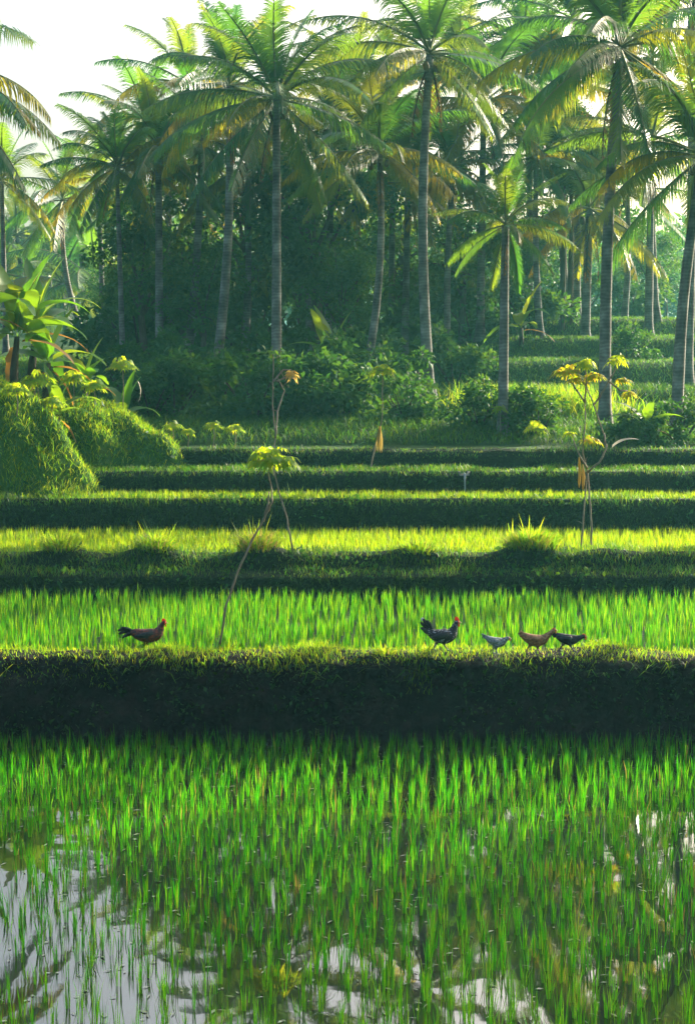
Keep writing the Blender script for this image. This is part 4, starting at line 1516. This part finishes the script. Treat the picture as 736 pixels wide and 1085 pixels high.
def chicken(label, px, py, Y, keys, legs, tail, head, mat, tailmat, comb=1.0, wing=None, name='rooster', tipmat=None):
    """Facing +X. keys: body sections tail->neck->head; legs: ((hip),(hock),(foot)); tail: feather curves; head: (x,z,r)."""
    p = at(px, py, Y)
    z = top_z(p.x, Y)
    t = thing(name, label, 'rooster' if name == 'rooster' else 'hen', (p.x, Y, z + .015), R(-6 + px % 13))
    mb = MB()
    loft(mb, interp_secs(keys))
    for side, (hip, hock, foot) in zip((1, -1), legs):
        y = .035 * side
        tube(mb, [(hip[0], y, hip[1]), ((hip[0] + hock[0]) / 2, y, (hip[1] + hock[1]) / 2), (hock[0], y, hock[1])], [.034, .026, .013], 8)
        tube(mb, [(hock[0], y, hock[1]), (foot[0], y, foot[1] + .01)], [.0115, .010], 8)
        for an in (-.5, 0, .5, math.pi):
            l = .05 if an < 3 else .025
            tube(mb, [(foot[0], y, foot[1] + .01), (foot[0] + math.cos(an) * l * .6, y + math.sin(an) * l * .6, foot[1] + .008), (foot[0] + math.cos(an) * l, y + math.sin(an) * l, foot[1] + .002)], [.009, .008, .006], 6)
    body = put('body', remeshed(mb, mat, .0065), t)
    tb = MB()
    for (p0, p1, p2, w, y) in tail:
        feather_blade(tb, (p0[0], y * .3, p0[1]), (p1[0], y * .7, p1[1]), (p2[0], y, p2[1]), w)
    tl = put('tail', tb.mesh('tail', tailmat), t)
    if tipmat:
        tt = MB()
        p0, p1, p2, w, y = tail[0]
        feather_blade(tt, (p2[0] * .8 + p1[0] * .2, y + .012, p2[1] * .8 + p1[1] * .2), (p2[0], y + .012, p2[1] - .005), (p2[0] - .02, y + .012, p2[1] - .03), w * 1.1, .006)
        o = put('feather_tip', tt.mesh('feather_tip', tipmat), tl)
        o['label'] = 'white tail feather tip'
    hx_, hz_, hr = head
    # beak
    bb = MB()
    tube(bb, [(hx_ + hr * .6, 0, hz_ - .002), (hx_ + hr * 1.25, 0, hz_ - .004), (hx_ + hr * 1.9, 0, hz_ - .014)], [hr * .45, hr * .32, hr * .06], 8)
    put('beak', bb.mesh('beak', M['beak'], True), t)
    # comb: serrated thick plate
    cb = MB()
    base = [(hx_ - hr * .9, hz_ + hr * .7), (hx_ + hr * 1.1, hz_ + hr * .35)]
    nC = 9
    vs, q = [], []
    for i in range(nC):
        s = i / (nC - 1)
        x = base[0][0] * (1 - s) + base[1][0] * s
        z0_ = base[0][1] * (1 - s) + base[1][1] * s - .008
        hgt = comb * (.014 + .03 * math.sin(math.pi * (s * .8 + .12)) + (.012 if i % 2 else 0))
        for y in (-.006, .006):
            vs += [(x, y, z0_), (x - .006 * comb, y * .6, z0_ + hgt)]
    for i in range(nC - 1):
        a_, b_ = i * 4, i * 4 + 4
        q += [(a_, b_, b_ + 1, a_ + 1), (a_ + 2, a_ + 3, b_ + 3, b_ + 2), (a_ + 1, b_ + 1, b_ + 3, a_ + 3)]
    cb.add(vs, q)
    put('comb', cb.mesh('comb', M['comb']), t)
    for sy in (-1, 1):
        wb = MB()
        tube(wb, [(hx_ + hr * .7, sy * .008, hz_ - hr * .5), (hx_ + hr * .75, sy * .012, hz_ - hr * .9 - .01 * comb), (hx_ + hr * .7, sy * .012, hz_ - hr * 1.0 - .028 * comb)], [.007, .011 * comb ** .5, .005], 8)
        put('wattle', wb.mesh('wattle', M['comb'], True), t)
        fb = MB()
        tube(fb, [(hx_ + hr * .3, sy * hr * .55, hz_ + .002), (hx_ + hr * .34, sy * hr * .86, hz_ + .002)], [hr * .52, hr * .3], 8)
        fc = put('face_skin', fb.mesh('face_skin', M['comb'], True), t)
        eb = MB()
        tube(eb, [(hx_ + hr * .36, sy * hr * .8, hz_ + .004), (hx_ + hr * .36, sy * hr * 1.0, hz_ + .004)], [.005, .003], 6)
        put('eye', eb.mesh('eye', M['eye'], True), fc)
    if wing:
        (wx, wz), (ex, ez), hh, yo = wing
        for sy in (-1, 1):
            wb = MB()
            nW = 9
            secs = []
            vs, q = [], []
            for i in range(nW):
                s = i / (nW - 1)
                x = wx * (1 - s) + ex * s
                zc = wz * (1 - s) + ez * s
                hgt = hh * (math.sin(math.pi * (.15 + .8 * s)) ** .6) * (1 - .5 * s)
                yy = yo * math.sin(math.pi * (.3 + .45 * s))
                for k in range(6):
                    an = 2 * math.pi * k / 6
                    vs.append((x, sy * (yy + .012 * math.cos(an)), zc + hgt * .5 * math.sin(an)))
            for i in range(nW - 1):
                for k in range(6):
                    q.append((i * 6 + k, i * 6 + (k + 1) % 6, i * 6 + 6 + (k + 1) % 6, i * 6 + 6 + k))
            wb.add(vs, q, [(0, 2, 1), (0, 3, 2), (0, 4, 3), (0, 5, 4), (48, 49, 50), (48, 50, 51), (48, 51, 52), (48, 52, 53)])
            put('wing', wb.mesh('wing', tailmat, True), t)
    return t


# dark red rooster standing in the grass at left
chicken('dark red-brown rooster alone at the left, tail held straight back', 155, 689, 21.1,
        [(-.20, .27, .02, .035), (-.15, .255, .055, .06), (-.05, .225, .085, .085), (.05, .215, .09, .095), (.14, .24, .075, .085), (.185, .30, .045, .055), (.21, .35, .032, .036), (.235, .385, .03, .03), (.262, .39, .018, .018)],
        [((.0, .16), (-.02, .09), (.01, 0)), ((.02, .16), (.01, .09), (.045, 0))],
        [((-.15, .27), (-.26, .34), (-.37, .29), .05, 0), ((-.15, .26), (-.27, .30), (-.36, .24), .05, .02), ((-.15, .25), (-.25, .27), (-.31, .19), .045, -.02), ((-.15, .27), (-.24, .33), (-.33, .33), .045, -.015), ((-.14, .24), (-.22, .24), (-.28, .20), .04, .03)],
        (.24, .387, .03), M['f_red'], M['f_black'], 1.0, ((.1, .25), (-.15, .22), .11, .085))
# black flecked rooster with raised tail
chicken('black white-flecked rooster with raised tail and tall red comb, first of the walking four', 467, 698, 20.62,
        [(-.18, .27, .02, .035), (-.13, .235, .055, .06), (-.05, .2, .085, .085), (.05, .19, .09, .1), (.125, .215, .075, .085), (.165, .28, .045, .052), (.185, .335, .032, .036), (.205, .37, .03, .03), (.235, .375, .018, .018)],
        [((-.03, .14), (-.06, .085), (-.1, 0)), ((.04, .14), (.03, .085), (.085, 0))],
        [((-.13, .26), (-.2, .36), (-.235, .425), .055, 0), ((-.12, .26), (-.22, .32), (-.27, .38), .05, .02), ((-.13, .24), (-.22, .28), (-.27, .31), .05, -.02), ((-.11, .27), (-.15, .37), (-.19, .40), .05, -.012), ((-.12, .22), (-.18, .23), (-.23, .26), .045, .03)],
        (.21, .372, .03), M['f_fleck'], M['f_black'], 1.25, ((.09, .225), (-.13, .19), .12, .088), tipmat=M['f_white'])
# small grey pullet
chicken('small grey speckled hen, second of the walking four', 524, 697, 20.6,
        [(-.13, .23, .012, .022), (-.09, .205, .035, .038), (-.03, .175, .056, .056), (.04, .155, .062, .066), (.095, .165, .052, .056), (.125, .185, .036, .04), (.15, .205, .026, .028), (.175, .21, .024, .023), (.192, .207, .014, .014)],
        [((.0, .12), (-.02, .07), (-.03, 0)), ((.02, .12), (.01, .07), (.02, 0))],
        [((-.08, .215), (-.13, .24), (-.175, .262), .035, 0), ((-.08, .21), (-.13, .225), (-.17, .24), .034, .012), ((-.08, .205), (-.125, .215), (-.16, .222), .03, -.012)],
        (.172, .21, .023), M['f_grey'], M['f_grey'], .35, ((.06, .175), (-.1, .175), .075, .058), name='hen')
# brown hen
chicken('tan brown hen stretching its neck forward, third of the walking four', 566, 696, 20.62,
        [(-.18, .26, .02, .03), (-.135, .235, .045, .05), (-.06, .195, .07, .07), (.03, .175, .075, .078), (.105, .19, .062, .066), (.16, .235, .04, .044), (.21, .28, .027, .03), (.25, .31, .026, .026), (.275, .312, .016, .016)],
        [((-.04, .13), (-.08, .08), (-.11, 0)), ((.04, .13), (.03, .08), (.07, 0))],
        [((-.13, .25), (-.18, .29), (-.2, .29), .05, 0), ((-.13, .245), (-.18, .27), (-.215, .26), .048, .015), ((-.13, .235), (-.17, .25), (-.2, .23), .045, -.015)],
        (.252, .311, .026), M['f_brown'], M['f_brown'], .45, ((.07, .2), (-.14, .21), .09, .072), name='hen')
# black hen
chicken('black red-faced hen at the front of the walking four, head low', 600, 695, 20.62,
        [(-.15, .225, .018, .028), (-.11, .205, .045, .046), (-.04, .175, .066, .066), (.04, .158, .07, .072), (.105, .168, .055, .058), (.155, .185, .036, .038), (.195, .2, .027, .028), (.222, .205, .026, .025), (.245, .202, .016, .016)],
        [((-.03, .12), (-.06, .075), (-.1, 0)), ((.03, .12), (.05, .075), (.09, 0.005))],
        [((-.1, .215), (-.16, .245), (-.21, .245), .042, 0), ((-.1, .21), (-.15, .225), (-.2, .222), .04, .014), ((-.1, .2), (-.145, .205), (-.185, .2), .036, -.014)],
        (.222, .205, .026), M['f_black'], M['f_black'], .6, ((.06, .185), (-.12, .18), .085, .066), name='hen')

# ------------------------------------------------------------------ HAZE
DENS = .00085
mb = MB()
x0, x1, y0, y1, z0, z1 = -310, 310, -30, 490, -1.4, 24.5
vs = [(x0, y0, z0), (x1, y0, z0), (x1, y1, z0), (x0, y1, z0), (x0, y0, z1), (x1, y0, z1), (x1, y1, z1), (x0, y1, z1)]
mb.add(vs, [(0, 3, 2, 1), (4, 5, 6, 7), (0, 1, 5, 4), (1, 2, 6, 5), (2, 3, 7, 6), (3, 0, 4, 7)])
m, nt, out = newmat('haze')
pv = N(nt, 'ShaderNodeVolumePrincipled')
pv.inputs['Color'].default_value = (.25, .82, .86, 1)
pv.inputs['Density'].default_value = DENS
pv.inputs['Density Attribute'].default_value = ''
pv.inputs['Anisotropy'].default_value = .35
nt.links.new(pv.outputs[0], out.inputs['Volume'])
tag(put('haze', mb.mesh('haze', m)), kind='stuff')

# ------------------------------------------------------------------ LIGHT
AZ, EL = R(46), R(20)
w = bpy.data.worlds.new('World')
sc.world = w
w.use_nodes = True
nt = w.node_tree
bg = nt.nodes['Background']
sky = nt.nodes.new('ShaderNodeTexSky')
sky.sky_type = 'NISHITA'
sky.sun_disc = False
sky.sun_elevation = EL
sky.sun_rotation = AZ
sky.air_density = 1.0
sky.dust_density = 9.0
sky.ozone_density = 1.0
nt.links.new(sky.outputs[0], bg.inputs['Color'])
bg.inputs['Strength'].default_value = .15
sun = bpy.data.lights.new('sun', 'SUN')
sun.energy = 4.5
sun.angle = R(.5)
sun.color = (1.0, .9, .72)
so = bpy.data.objects.new('sun', sun)
col.objects.link(so)
d = Vector((math.sin(AZ) * math.cos(EL), math.cos(AZ) * math.cos(EL), math.sin(EL)))
so.rotation_euler = d.to_track_quat('Z', 'Y').to_euler()
so.location = d * 60

# ------------------------------------------------------------------ CAMERA AND RENDER
cd = bpy.data.cameras.new('camera')
cd.sensor_fit = 'VERTICAL'
cd.sensor_height = 36
cd.lens = 36 * F / 1085
cd.clip_end = 2000
co = bpy.data.objects.new('camera', cd)
col.objects.link(co)
co.location = (0, 0, H)
co.rotation_euler = (math.pi / 2 - TH, 0, 0)
sc.camera = co
sc.render.engine = 'CYCLES'
cy = sc.cycles
cy.use_denoising = True
try:
    cy.denoiser = 'OPENIMAGEDENOISE'
    cy.denoising_input_passes = 'RGB_ALBEDO_NORMAL'
except Exception:
    pass
cy.max_bounces = 7
cy.diffuse_bounces = 3
cy.glossy_bounces = 3
cy.transmission_bounces = 4
cy.volume_bounces = 1
cy.sample_clamp_indirect = 6
cy.caustics_reflective = False
cy.caustics_refractive = False
sc.view_settings.view_transform = 'Standard'
sc.view_settings.look = 'None'
sc.view_settings.gamma = 1
sc.view_settings.exposure = 1.5
